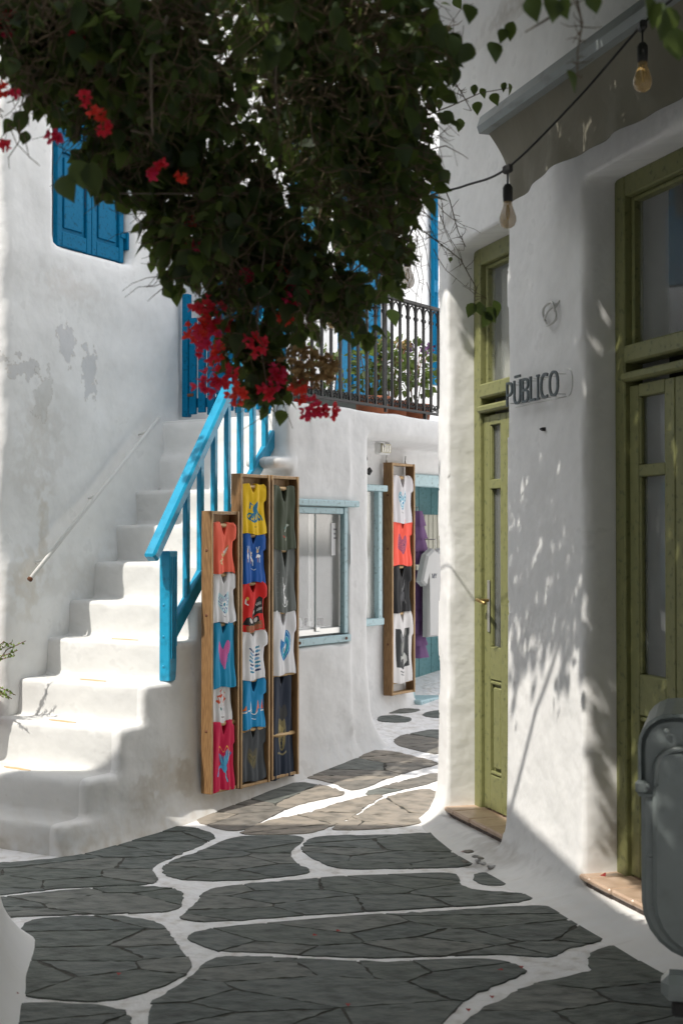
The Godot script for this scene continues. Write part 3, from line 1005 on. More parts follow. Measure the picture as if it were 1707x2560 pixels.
# ------------------------------------------------------------------ buildings
func build_staircase_and_house() -> void:
	var front := nets(front_d, Vector3(-1.5, -0.12, -1.75), Vector3(5.1, 2.5, 0.3), 0.026, front_part, func(p): return Vector2((p.x + 0.8 + 0.8 * p.z) / 4.0, 1.0 - maxf(p.y, 0.01) / 4.0))
	var stairs := thing("outside_staircase", "whitewashed outside staircase of eleven worn steps beside the house wall", "staircase", SHOP)
	for k in range(1, 12):
		if front.has("step_%d" % k):
			mi("step", front["step_%d" % k], M.steps, stairs)
	if front.has("side_wall"):
		mi("side_wall", front["side_wall"], M.front, stairs)
	# bare worn strips on the treads
	for q in [[2, 0.30], [3, 0.42], [4, 0.45], [5, 0.5]]:
		var s: float = 0.157 + (q[0] - 4) * 0.2157 + 0.085
		var pts := PackedVector2Array()
		for i in 14:
			var a := TAU * i / 14.0
			pts.append(Vector2(0.10 * cos(a) + 0.01 * sin(a * 3), 0.014 * sin(a) * (1.0 + 0.3 * sin(a * 5))))
		var st := st0()
		var u0 := SHOP.affine_inverse() * (HOUSE * Vector3(s, step_h[q[0]] + 0.0, q[1]))
		prism(st, pts, -0.012, 0.0035, 0.001, Transform3D(Basis(Vector3(-0.0785, 0, 0.997), Vector3(0.997, 0, 0.0785), Vector3.UP), u0))
		mi("worn_strip", done(st), M.dowel, stairs)
	var shop := thing("shop_house", "low white shop building with rounded corner, carrying the terrace", "building", SHOP)
	mi("wall", front["shop_wall"], M.front, shop)
	build_shop_window(shop)
	build_shop_door(shop)
	# tall house behind the stair
	var h := thing("white_house", "tall whitewashed house with flaking wall and blue shutters above the stairs", "house", HOUSE)
	var hw := nets(house_d, Vector3(-0.12, -0.1, -0.35), Vector3(5.9, 6.3, 0.12), 0.045, func(_p): return "wall", func(p): return Vector2(p.x / 4.0, 1.0 - p.y / 4.0))
	mi("wall", hw["wall"], M.house, h)
	mi("rear_wing", bx(Vector3(0.03, 0, -3.4), Vector3(6.0, 6.15, -0.3), 0.03), M.white, h)
	# shutters of the upper window
	shutter(h, Vector3(0.545, 3.262, -0.085), 0.315, 1.2, M.blue_dark)
	shutter(h, Vector3(0.864, 3.262, -0.085), 0.31, 1.2, M.blue_dark)
	var hin := st0()
	cbox(hin, T(1.165, 3.43, -0.075), Vector3(0.05, 0.035, 0.03), 0.004)
	cbox(hin, T(1.195, 3.40, -0.07), Vector3(0.02, 0.11, 0.045), 0.004)
	mi("shutter_hinge", done(hin), M.blue_dark, h)
	# terrace door and shutters
	for k in 2:
		door_leaf(h, Vector3(3.80 + 0.43 * k, 2.31, -0.09), 0.42, 2.05, M.blue_dark)
	shutter(h, Vector3(3.02, 3.55, 0.03), 0.5, 0.9, M.blue_dark)
	shutter(h, Vector3(5.44, 2.9, 0.03), 0.09, 1.75, M.blue_dark)
	var leaf := node("open_shutter", h)
	leaf.transform = Transform3D(Basis(Vector3(0, 0, 1), Vector3.UP, Vector3(-1, 0, 0)), Vector3(2.05, 2.52, 0.02))
	shutter_mesh(leaf, 0.27, 1.05, M.blue_dark, 0.0)
	shutter_mesh(leaf, 0.27, 1.05, M.blue_dark, 0.285)
	# pipe rail fixed to the wall
	var rail := thing("pipe_handrail", "thin white painted pipe handrail slanting up the flaking house wall", "handrail", HOUSE)
	mi("pipe", tube_mesh([Vector3(0.175, 1.325, 0.065), Vector3(0.78, 1.83, 0.07), Vector3(1.37, 2.31, 0.065)], 0.0125, 8), M.pipe, rail)
	mi("end_cap", tube_mesh([Vector3(0.168, 1.319, 0.065), Vector3(0.176, 1.326, 0.065)], 0.016, 8), M.rust, rail)
	for q in [0.3, 0.75, 1.25]:
		mi("bracket", tube_mesh([Vector3(q, 1.325 + (q - 0.175) * 0.825, 0.06), Vector3(q, 1.30 + (q - 0.175) * 0.825, -0.03)], 0.007, 6), M.pipe, rail)

func shutter_mesh(p: Node, w: float, hgt: float, m: Material, x0: float) -> void:
	var st := st0()
	var c := Vector3(x0, 0, 0)
	for x in [0.0225, w - 0.0225]:
		cbox(st, T(x0 + x, hgt * 0.5, 0), Vector3(0.045, hgt, 0.035), 0.004)
	var ys := [0.045, hgt * 0.5, hgt - 0.04]
	for y in ys:
		cbox(st, T(x0 + w * 0.5, y, 0), Vector3(w - 0.092, 0.085, 0.033), 0.004)
	mi("frame", done(st), m, p)
	for k in 2:
		var lo: float = ys[k] + 0.0435
		var hi: float = ys[k + 1] - 0.0435
		var pn := st0()
		cbox(pn, T(x0 + w * 0.5, (lo + hi) * 0.5, -0.006), Vector3(w - 0.094, hi - lo, 0.012), 0.001)
		cbox(pn, T(x0 + w * 0.5, (lo + hi) * 0.5, 0.004), Vector3(w - 0.14, hi - lo - 0.05, 0.014), 0.006)
		mi("panel", done(pn), m, p)

func shutter(parent: Node, at: Vector3, w: float, hgt: float, m: Material) -> void:
	var s := node("shutter", parent)
	s.position = at
	shutter_mesh(s, w, hgt, m, 0.0)

func door_leaf(parent: Node, at: Vector3, w: float, hgt: float, m: Material) -> void:
	var s := node("door", parent)
	s.position = at
	shutter_mesh(s, w, hgt, m, 0.0)

func build_shop_window(shop: Node3D) -> void:
	var w := node("shop_window", shop)
	var fr := st0()
	cbox(fr, T(1.655, 1.768, 0.0), Vector3(0.73, 0.04, 0.065), 0.006)
	cbox(fr, T(1.898, 1.345, -0.012), Vector3(0.042, 0.80, 0.04), 0.004)
	cbox(fr, T(1.615, 0.915, 0.0), Vector3(0.635, 0.045, 0.045), 0.004)
	cbox(fr, T(1.575, 1.722, -0.01), Vector3(0.585, 0.04, 0.035), 0.004)
	cbox(fr, T(1.305, 1.345, -0.005), Vector3(0.04, 0.80, 0.04), 0.004)
	mi("frame", done(fr), M.teal, w)
	var inner := st0()
	cbox(inner, T(1.60, 0.968, -0.03), Vector3(0.53, 0.04, 0.03), 0.003)
	cbox(inner, T(1.858, 1.345, -0.03), Vector3(0.018, 0.71, 0.03), 0.003)
	mi("sash", done(inner), M.metal, w)
	mi("pane", bx(Vector3(1.325, 0.988, -0.032), Vector3(1.60, 1.70, -0.026), 0.001), M.glass, w)
	mi("pane", bx(Vector3(1.55, 0.988, -0.046), Vector3(1.849, 1.70, -0.040), 0.001), M.glass, w)
	var seal := st0()
	cbox(seal, T(1.601, 1.344, -0.03), Vector3(0.008, 0.71, 0.012), 0.001)
	mi("pane_edge", done(seal), flat(Color(.12, .17, .16), 0.2), w)
	var lk := st0()
	cbox(lk, T(1.60, 0.985, -0.016), Vector3(0.05, 0.03, 0.02), 0.004)
	mi("lock", done(lk), M.metal, w)
	for q in [[1.35, 0.916], [1.86, 0.916]]:
		mi("bolt", bx(Vector3(q[0] - .009, q[1] - .009, 0.03), Vector3(q[0] + .009, q[1] + .009, 0.037), 0.002), M.rust, w)
	var sk := thing("tax_free_sticker", "narrow white and blue paper sticker inside the shop window corner", "sticker", SHOP)
	mi("paper", bx(Vector3(1.795, 1.44, -0.0385), Vector3(1.845, 1.645, -0.037), 0.0002), M.paper, sk)
	var f := SystemFont.new()
	f.font_names = PackedStringArray(["Droid Sans"])
	f.font_weight = 700
	var y := 1.605
	for word in ["SHOP", "TAX", "FREE"]:
		var tm := TextMesh.new()
		tm.text = word
		tm.font = f
		tm.font_size = 32
		tm.pixel_size = 0.00042
		tm.depth = 0.0006
		tm.horizontal_alignment = HORIZONTAL_ALIGNMENT_LEFT
		var t := mi("lettering", tm, M.ink, sk)
		t.position = Vector3(1.818, y, -0.0362)
		y -= 0.028
	# jewellery on the window floor
	mi("display_plinth", bx(Vector3(1.33, 0.93, -0.30), Vector3(1.85, 0.992, -0.06), 0.004), M.white, w)
	var jr := RandomNumberGenerator.new()
	jr.seed = 5
	for i in 9:
		var x := 1.40 + i * 0.05
		var hh := jr.randf_range(0.04, 0.12)
		var kind := i % 3
		var z := jr.randf_range(-0.22, -0.10)
		var dark: bool = i in [2, 7, 8]
		if kind == 0:
			var t := thing("jewellery_stand", ["small white jewellery stand at the near end of the window floor", "white forked jewellery stand in the middle of the window floor", "white forked jewellery stand beside the black jewel box"][i / 3], "jewellery stand", SHOP * T(x, 0.993, z), "jewellery displayed in the shop window")
			mi("base", bx(Vector3(-.016, 0, -.012), Vector3(.016, 0.03, .012), 0.004), M.white, t)
			for s in [-1, 1]:
				mi("prong", tube_mesh([Vector3(0.003 * s, 0.025, 0), Vector3(0.012 * s, hh + 0.03, 0), Vector3(0.02 * s, hh + 0.055, 0)], 0.004, 6), M.white, t)
		else:
			var t2 := thing("jewellery_box", ("dark" if dark else "pale") + [" cube for rings by the first forked stand", " ring cube in the shadow of the first stand", " ring cube close to the sliding lock", " cube under the middle forked stand", " ring cube behind the window lock", " cube at the last forked stand", " ring cube near the window jamb"][[1, 2, 4, 5, 7, 8].find(i)], "jewellery box", SHOP * T(x, 0.993, z), "jewellery displayed in the shop window")
			mi("box", bx(Vector3(-.018, 0, -.015), Vector3(.018, 0.042 if not dark else 0.05, .015), 0.004), M.black if dark else M.white, t2)
			mi("cushion", bx(Vector3(-.012, 0.04, -.010), Vector3(.012, 0.056, .010), 0.004), M.metal if i % 2 else M.paper, t2)

func build_shop_door(shop: Node3D) -> void:
	# narrow side window in the covered corner
	var w := node("side_window", shop)
	var fr := st0()
	cbox(fr, T(2.86, 1.905, -0.40), Vector3(0.30, 0.045, 0.07), 0.005)
	cbox(fr, T(2.945, 1.43, -0.41), Vector3(0.05, 0.905, 0.045), 0.004)
	cbox(fr, T(2.85, 0.955, -0.405), Vector3(0.26, 0.05, 0.055), 0.004)
	mi("frame", done(fr), M.teal, w)
	mi("pane", bx(Vector3(2.70, 0.98, -0.43), Vector3(2.92, 1.88, -0.424), 0.001), M.glass, w)
	mi("curtain", bx(Vector3(2.70, 0.98, -0.440), Vector3(2.92, 1.88, -0.4345), 0.001), M.curtain, w)
	# door frame, half open leaf and louvre
	var d := node("shop_door", shop)
	var df := st0()
	cbox(df, T(4.2, 1.985, -0.47), Vector3(1.44, 0.09, 0.09), 0.006)
	cbox(df, T(3.52, 1.13, -0.50), Vector3(0.05, 1.62, 0.09), 0.005)
	mi("door_frame", done(df), M.teal, d)
	for i in 7:
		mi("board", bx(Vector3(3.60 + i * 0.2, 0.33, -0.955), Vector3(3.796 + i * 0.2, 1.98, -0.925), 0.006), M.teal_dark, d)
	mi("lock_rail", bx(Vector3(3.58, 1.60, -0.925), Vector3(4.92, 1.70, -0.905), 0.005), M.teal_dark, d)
	for i in 14:
		mi("louvre_slat", bx(Vector3(3.62 + i * 0.07, 1.14, -0.80), Vector3(3.682 + i * 0.07, 1.74, -0.785), 0.004), M.louvre, d)
	mi("threshold", bx(Vector3(3.46, 0.27, -0.96), Vector3(4.9, 0.345, -0.36), 0.01), M.teal, d)
	# floodlight under the terrace
	var fl := thing("floodlight", "small pale floodlight with a curled lead under the terrace edge", "floodlight", SHOP * T(2.62, 2.165, -0.17))
	var b := st0()
	cbox(b, T(0, 0.0, 0), Vector3(0.15, 0.085, 0.05), 0.012)
	mi("housing", done(b), M.pipe, fl)
	var gl := st0()
	cbox(gl, T(0, 0.0, 0.028), Vector3(0.125, 0.064, 0.006), 0.002)
	mi("lens", done(gl), flat(Color(.35, .33, .22), 0.15), fl)
	for i in 4:
		mi("reflector_rib", bx(Vector3(-.05 + i * .028, -.025, .031), Vector3(-.04 + i * .028, .02, .034), 0.001), M.metal, fl)
	mi("bracket", tube_mesh([Vector3(-.05, .03, -.02), Vector3(-.03, .085, -.02), Vector3(.03, .085, -.02), Vector3(.05, .03, -.02)], 0.006, 6), M.metal, fl)
	mi("lead", tube_mesh([Vector3(-.02, .01, .035), Vector3(-.05, .035, .045), Vector3(-.10, .04, .03), Vector3(-.16, .05, -.02)], 0.005, 6), M.white, fl)
	# black script sign, mostly hidden by the wall corner
	var sg := thing("script_sign", "end of a black handwritten wall sign above the narrow side window", "sign", SHOP * T(2.77, 2.06, -0.405))
	mi("letter_stroke", tube_mesh([Vector3(-.10, -.02, 0), Vector3(-.05, .05, 0), Vector3(-.06, .09, 0), Vector3(-.09, .06, 0), Vector3(-.08, -.01, 0), Vector3(-.04, -.03, 0)], 0.012, 6), M.black, sg)
	mi("letter_stroke", tube_mesh([Vector3(-.04, -.03, 0), Vector3(.01, .05, 0), Vector3(.0, .085, 0), Vector3(-.03, .05, 0), Vector3(-.02, -.02, 0), Vector3(.03, -.045, 0)], 0.012, 6), M.black, sg)
	mi("letter_stroke", tube_mesh([Vector3(.03, -.045, 0), Vector3(.055, -.02, 0), Vector3(.075, -.035, 0), Vector3(.05, -.055, 0), Vector3(.03, -.045, 0)], 0.012, 6), M.black, sg)
	# clothes hanging in the doorway
	for q in [[3.86, 1.76, 0.40, "purple ruffled dress hanging high beside the doorway rack"], [3.84, 1.30, 0.66, "long purple ruffled dress hanging low behind the doorway rack"]]:
		var t := thing("ruffled_dress", q[3], "dress", SHOP * T(q[0], q[1], -0.62), "dresses hanging in the shop doorway")
		var hook := tube_mesh([Vector3(0, -0.05, 0), Vector3(0, 0.03, 0), Vector3(0.0, 0.03, -0.31)], 0.004, 6)
		mi("hanger", hook, M.metal, t)
		var n := int(q[2] / 0.085)
		for i in n:
			var st := st0()
			st.set_smooth_group(1)
			var y0: float = -i * q[2] / n
			var r0 := 0.05 + 0.05 * i / n
			for k in 18:
				for e in 2:
					pass
			for k in 18:
				var a := TAU * k / 18
				var b2 := TAU * (k + 1) / 18
				var f0 := 1.0 + 0.18 * sin(k * 2.4 + i)
				var f1 := 1.0 + 0.18 * sin(((k + 1) % 18) * 2.4 + i)
				var p0 := Vector3(r0 * cos(a), y0, r0 * 0.6 * sin(a))
				var p1 := Vector3(r0 * cos(b2), y0, r0 * 0.6 * sin(b2))
				var p2 := Vector3((r0 + 0.035) * cos(b2) * f1, y0 - q[2] / n * 1.15, (r0 + .035) * 0.6 * sin(b2) * f1)
				var p3 := Vector3((r0 + 0.035) * cos(a) * f0, y0 - q[2] / n * 1.15, (r0 + .035) * 0.6 * sin(a) * f0)
				quad(st, p0, p1, p2, p3, Vector3(0, y0 - 0.04, 0))
			mi("ruffle", done(st), M.purple, t)
	var tee := thing("pale_sweatshirt", "pale grey short sleeved sweatshirt on a hanger in the shop doorway", "sweatshirt", SHOP * T(3.93, 1.47, -0.50))
	var body := st0()
	prism(body, PackedVector2Array([Vector2(-.06, 0), Vector2(-.17, -.05), Vector2(-.25, -.25), Vector2(-.18, -.29), Vector2(-.145, -.2), Vector2(-.15, -.68), Vector2(.15, -.68), Vector2(.145, -.2), Vector2(.18, -.29), Vector2(.25, -.25), Vector2(.17, -.05), Vector2(.06, 0), Vector2(0, -.03)]), -0.03, 0.03, 0.018)
	mi("body", done(body), M.knit, tee)
	mi("hanger", tube_mesh([Vector3(0, -0.02, 0), Vector3(0, 0.07, 0), Vector3(0, 0.07, -0.40)], 0.004, 6), M.metal, tee)
	var tm2 := TextMesh.new()
	tm2.text = "MY"
	tm2.font_size = 32
	tm2.pixel_size = 0.0016
	tm2.depth = 0.001
	var lt := mi("lettering", tm2, M.ink, tee)
	lt.position = Vector3(-0.075, -0.21, 0.0312)

func build_stair_railing() -> void:
	# in the HOUSE frame, plane w = 0.85
	var w := 0.85
	var r := thing("stair_railing", "bright blue wooden stair railing with one square post and slim balusters", "railing", HOUSE * T(0.05, 0, 0))
	var top := func(s: float) -> float: return 1.472 + (s - 0.20) * 1.31
	var low := func(s: float) -> float: return 1.205 + (s - 0.52) * 1.085
	var st := st0()
	bar(st, Vector3(0.175, top.call(0.175), w), Vector3(1.25, top.call(1.25), w), 0.062, 0.075, Vector3.UP, 0.012)
	mi("handrail", done(st), M.blue, r)
	st = st0()
	bar(st, Vector3(0.34, low.call(0.34), w), Vector3(1.62, low.call(1.62), w), 0.075, 0.045, Vector3.UP, 0.006)
	mi("bottom_rail", done(st), M.blue, r)
	st = st0()
	cbox(st, T(0.335, 1.13, w), Vector3(0.075, 0.70, 0.07), 0.005)
	mi("post", done(st), M.blue, r)
	for k in 3:
		mi("post_fillet", bx(Vector3(0.310 + k * 0.018, 0.90, w + 0.035), Vector3(0.318 + k * 0.018, 1.45, w + 0.041), 0.002), M.blue, r)
	for y in [0.86, 1.02, 1.19, 1.33]:
		mi("screw", tube_mesh([Vector3(0.295, y, w - 0.005), Vector3(0.302, y, w - 0.005)], 0.008, 7), M.blue, r)
	for i in 8:
		var s := 0.50 + i * 0.135
		st = st0()
		var y0: float = low.call(s) + 0.02
		var y1: float = top.call(s) - 0.03
		if y1 > y0 + 0.05:
			cbox(st, T(s, (y0 + y1) * 0.5, w), Vector3(0.032, y1 - y0, 0.032), 0.003)
			mi("baluster", done(st), M.blue, r)

func build_gate() -> void:
	var g := thing("slatted_gate", "dark blue slatted wooden gate closing the top of the stairs", "gate", HOUSE * Transform3D(Basis(Vector3(0, 0, 1), Vector3.UP, Vector3(-1, 0, 0)), Vector3(1.70, 2.335, 0.02)))
	mi("post", bx(Vector3(0, 0, -0.02), Vector3(0.045, 0.80, 0.03), 0.004), M.blue_dark, g)
	mi("rail", bx(Vector3(0.02, 0.06, -0.02), Vector3(0.62, 0.12, 0.0), 0.003), M.blue_dark, g)
	mi("rail", bx(Vector3(0.02, 0.50, -0.02), Vector3(0.62, 0.56, 0.0), 0.003), M.blue_dark, g)
	for i in 8:
		var x := 0.05 + i * 0.071
		mi("slat", bx(Vector3(x, 0.015 + 0.01 * sin(i * 2.0), 0.002), Vector3(x + 0.054, 0.61 + 0.03 * (1.0 if i == 0 else 0.0), 0.022), 0.003), M.blue_dark, g)
	mi("post", bx(Vector3(0.615, -0.01, -0.02), Vector3(0.665, 0.66, 0.03), 0.004), M.blue_dark, g)
	mi("hinge", bx(Vector3(0.035, 0.13, 0.022), Vector3(0.09, 0.15, 0.028), 0.002), M.rust, g)

func scroll_pts(c: Vector3, r: float, sgn: float, turn := 1.3, start := -PI / 2) -> Array:
	var pts := []
	for i in 9:
		var a := start + sgn * TAU * turn * i / 8.0
		var rr := r * (1.0 - 0.085 * i)
		pts.append(c + Vector3(cos(a) * rr, sin(a) * rr, 0))
	return pts

func build_terrace_railing() -> void:
	var r := thing("terrace_railing", "black wrought iron railing with scrolls along the terrace edge", "railing", SHOP * T(0, 2.40, -0.06))
	var x0 := 1.40
	var n := 21
	mi("top_rail", bx(Vector3(x0 - 0.03, 0.775, -0.02), Vector3(3.62, 0.797, 0.02), 0.003), M.iron, r)
	mi("bottom_rail", bx(Vector3(x0 - 0.03, 0.025, -0.012), Vector3(3.62, 0.043, 0.012), 0.003), M.iron, r)
	for i in n:
		var x := x0 + i * 0.106
		var b := st0()
		cbox(b, T(x, 0.40, 0), Vector3(0.018, 0.75, 0.018), 0.002)
		if i % 10 == 0:
			cbox(b, T(x + 0.022, 0.38, 0), Vector3(0.018, 0.76, 0.018), 0.002)
		mi("baluster", done(b), M.iron, r)
		if i < n - 1:
			var sc := st0()
			for s in [-1.0, 1.0]:
				tube(sc, scroll_pts(Vector3(x + 0.053 + s * 0.021, 0.075, 0), 0.024, -s), 0.0055, 4)
			mi("scroll", done(sc), M.iron, r)
			var ar := []
			for k in 9:
				var a := PI * k / 8.0
				ar.append(Vector3(x + 0.053 - cos(a) * 0.042, 0.70 + sin(a) * 0.065, 0))
			var at := st0()
			tube(at, ar, 0.0065, 5)
			tube(at, scroll_pts(Vector3(x + 0.018, 0.68, 0), 0.012, 1.0), 0.006, 4)
			tube(at, scroll_pts(Vector3(x + 0.088, 0.68, 0), 0.012, -1.0), 0.006, 4)
			mi("arch", done(at), M.iron, r)
	mi("end_scroll", tube_mesh(scroll_pts(Vector3(x0 - 0.05, 0.06, 0), 0.035, -1.0), 0.006, 5), M.iron, r)
	mi("foot", bx(Vector3(x0 - 0.02, -0.03, -0.012), Vector3(x0 + 0.004, 0.03, 0.012), 0.002), M.iron, r)
	mi("foot", bx(Vector3(3.0, -0.03, -0.012), Vector3(3.024, 0.03, 0.012), 0.002), M.iron, r)

func build_across() -> void:
	var b := thing("corner_building", "whitewashed corner building with two tall green doors and an awning", "building", ACROSS)
	var w := nets(across_d, Vector3(-0.3, -0.08, -0.42), Vector3(5.4, 4.62, 0.3), 0.028, func(_p): return "wall", func(p): return Vector2((p.x + 0.2 + 0.8 * p.z) / 4.0, 1.0 - maxf(p.y, 0.01) / 4.0))
	mi("wall", w["wall"], M.across, b)
	mi("overhang", bx(Vector3(-0.3, 4.30, -0.3), Vector3(5.4, 4.48, 1.0), 0.02), M.white, b)
	mi("roof", bx(Vector3(-0.03, 4.49, -4.0), Vector3(5.4, 4.62, -0.31), 0.02), M.white, b)
	# closed dark rooms behind the doors
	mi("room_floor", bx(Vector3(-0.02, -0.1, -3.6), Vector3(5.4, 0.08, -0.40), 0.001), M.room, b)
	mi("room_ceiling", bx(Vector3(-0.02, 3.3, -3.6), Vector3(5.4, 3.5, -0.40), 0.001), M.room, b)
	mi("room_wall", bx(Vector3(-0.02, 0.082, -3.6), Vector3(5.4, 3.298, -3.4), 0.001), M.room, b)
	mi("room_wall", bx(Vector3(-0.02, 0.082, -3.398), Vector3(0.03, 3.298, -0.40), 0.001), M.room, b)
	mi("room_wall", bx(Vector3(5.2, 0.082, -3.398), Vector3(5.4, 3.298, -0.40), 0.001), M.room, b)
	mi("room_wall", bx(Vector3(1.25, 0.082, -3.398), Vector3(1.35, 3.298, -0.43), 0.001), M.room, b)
	var rr := RandomNumberGenerator.new()
	rr.seed = 3
	for i in 11:
		var lump := SphereMesh.new()
		lump.radius = 0.5
		lump.height = 1.0
		lump.radial_segments = 7
		lump.rings = 4
		var o := mi("crumbled_plaster", lump, M.stones[3] if i % 2 else M.ground, b)
		o.transform = Transform3D(Basis.from_euler(Vector3(rr.randf() * 3, rr.randf() * 3, rr.randf() * 3)).scaled(Vector3(rr.randf_range(.02, .06), rr.randf_range(.010, .02), rr.randf_range(.02, .05))), Vector3(0.93 + rr.randf_range(-0.05, 0.10), 0.015 + 0.06 * rr.randf(), 0.10 + 0.12 * rr.randf()))
	green_door(b, 0.126, 0.89, true)
	green_door(b, 1.705, 2.62, false)
	for q in [[0.03, 0.90], [1.60, 2.70]]:
		var s := node("tiled_step", b)
		var n := int(round((q[1] - q[0]) / 0.2))
		var tw: float = (q[1] - q[0]) / n
		mi("step_bed", bx(Vector3(q[0] + 0.01, 0.05, -0.30), Vector3(q[1] - 0.01, 0.106, 0.0), 0.004), M.tile_edge, s)
		for i in n:
			var t := st0()
			cbox(t, T(q[0] + (i + 0.5) * tw, 0.122 + 0.002 * sin(i * 3.0), -0.075 + 0.003 * sin(i * 2.0)), Vector3(tw - 0.006, 0.026, 0.20), 0.012)
			mi("tile", done(t), M.tile, s)
			mi("tile", bx(Vector3(q[0] + i * tw + 0.003, 0.110, -0.36), Vector3(q[0] + (i + 1) * tw - 0.003, 0.134, -0.179), 0.003), M.tile, s)

func green_door(b: Node3D, x0: float, x1: float, closed: bool) -> void:
	var d := node("green_door", b)
	var z := -0.19
	var fr := st0()
	for x in [x0 + 0.04, x1 - 0.04]:
		cbox(fr, T(x, 1.60, z), Vector3(0.085, 2.96, 0.09), 0.006)
	cbox(fr, T((x0 + x1) * 0.5, 3.035, z), Vector3(x1 - x0 - 0.172, 0.09, 0.088), 0.006)
	cbox(fr, T((x0 + x1) * 0.5, 2.322, z + 0.005), Vector3(x1 - x0 - 0.172, 0.075, 0.095), 0.008)
	mi("door_frame", done(fr), M.green, d)
	var md := st0()
	for s in [[x0 + 0.095, 1.0], [x1 - 0.095, -1.0]]:
		cbox(md, T(s[0], 2.675, z - 0.012), Vector3(0.022, 0.63, 0.05), 0.006)
	cbox(md, T((x0 + x1) * 0.5, 2.98, z - 0.012), Vector3(x1 - x0 - 0.214, 0.02, 0.05), 0.006)
	cbox(md, T((x0 + x1) * 0.5, 2.225, z + 0.035), Vector3(x1 - x0 - 0.16, 0.038, 0.06), 0.010)
	mi("moulding", done(md), M.green, d)
	mi("transom_pane", bx(Vector3(x0 + 0.105, 2.36, z - 0.022), Vector3(x1 - 0.105, 2.97, z - 0.016), 0.001), M.door_glass, d)
	if closed:
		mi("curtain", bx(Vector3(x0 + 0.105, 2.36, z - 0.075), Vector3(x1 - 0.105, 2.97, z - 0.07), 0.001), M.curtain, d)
	# two leaves
	var mid := (x0 + x1) * 0.5
	for k in 2:
		var a := (x0 + 0.088) if k == 0 else mid + 0.003
		var c := (mid - 0.003) if k == 0 else x1 - 0.088
		var lf := st0()
		for x in [a + 0.0375, c - 0.0375]:
			cbox(lf, T(x, 1.165, z + 0.002), Vector3(0.075, 2.05, 0.045), 0.004)
		for q in [[0.23, 0.18], [0.90, 0.17], [1.83, 0.05], [2.165, 0.055]]:
			cbox(lf, T((a + c) * 0.5, q[0], z + 0.002), Vector3(c - a - 0.152, q[1], 0.043), 0.004)
		mi("door_leaf", done(lf), M.green, d)
		var pn := st0()
		cbox(pn, T((a + c) * 0.5, 0.567, z - 0.006), Vector3(c - a - 0.152, 0.495, 0.014), 0.001)
		cbox(pn, T((a + c) * 0.5, 0.567, z + 0.006), Vector3(c - a - 0.20, 0.42, 0.022), 0.010)
		for y in [0.335, 0.80]:
			cbox(pn, T((a + c) * 0.5, y, z + 0.016), Vector3(c - a - 0.16, 0.018, 0.018), 0.006)
		mi("panel", done(pn), M.green, d)
		for q in [[0.985, 1.805], [1.855, 2.137]]:
			mi("pane", bx(Vector3(a + 0.073, q[0], z - 0.006), Vector3(c - 0.073, q[1], z), 0.001), M.door_glass, d)
			var bd := st0()
			for x in [a + 0.081, c - 0.081]:
				cbox(bd, T(x, (q[0] + q[1]) * 0.5, z + 0.010), Vector3(0.014, q[1] - q[0] - 0.002, 0.02), 0.005)
			mi("glazing_bead", done(bd), M.green, d)
	if closed:
		var hx := x0 + 0.155
		mi("handle_plate", bx(Vector3(hx - 0.014, 1.06, z + 0.025), Vector3(hx + 0.014, 1.33, z + 0.030), 0.002), M.metal, d)
		mi("handle", tube_mesh([Vector3(hx, 1.225, z + 0.03), Vector3(hx, 1.225, z + 0.075), Vector3(hx - 0.02, 1.228, z + 0.085), Vector3(hx + 0.085, 1.215, z + 0.085)], 0.009, 7), M.brass, d)

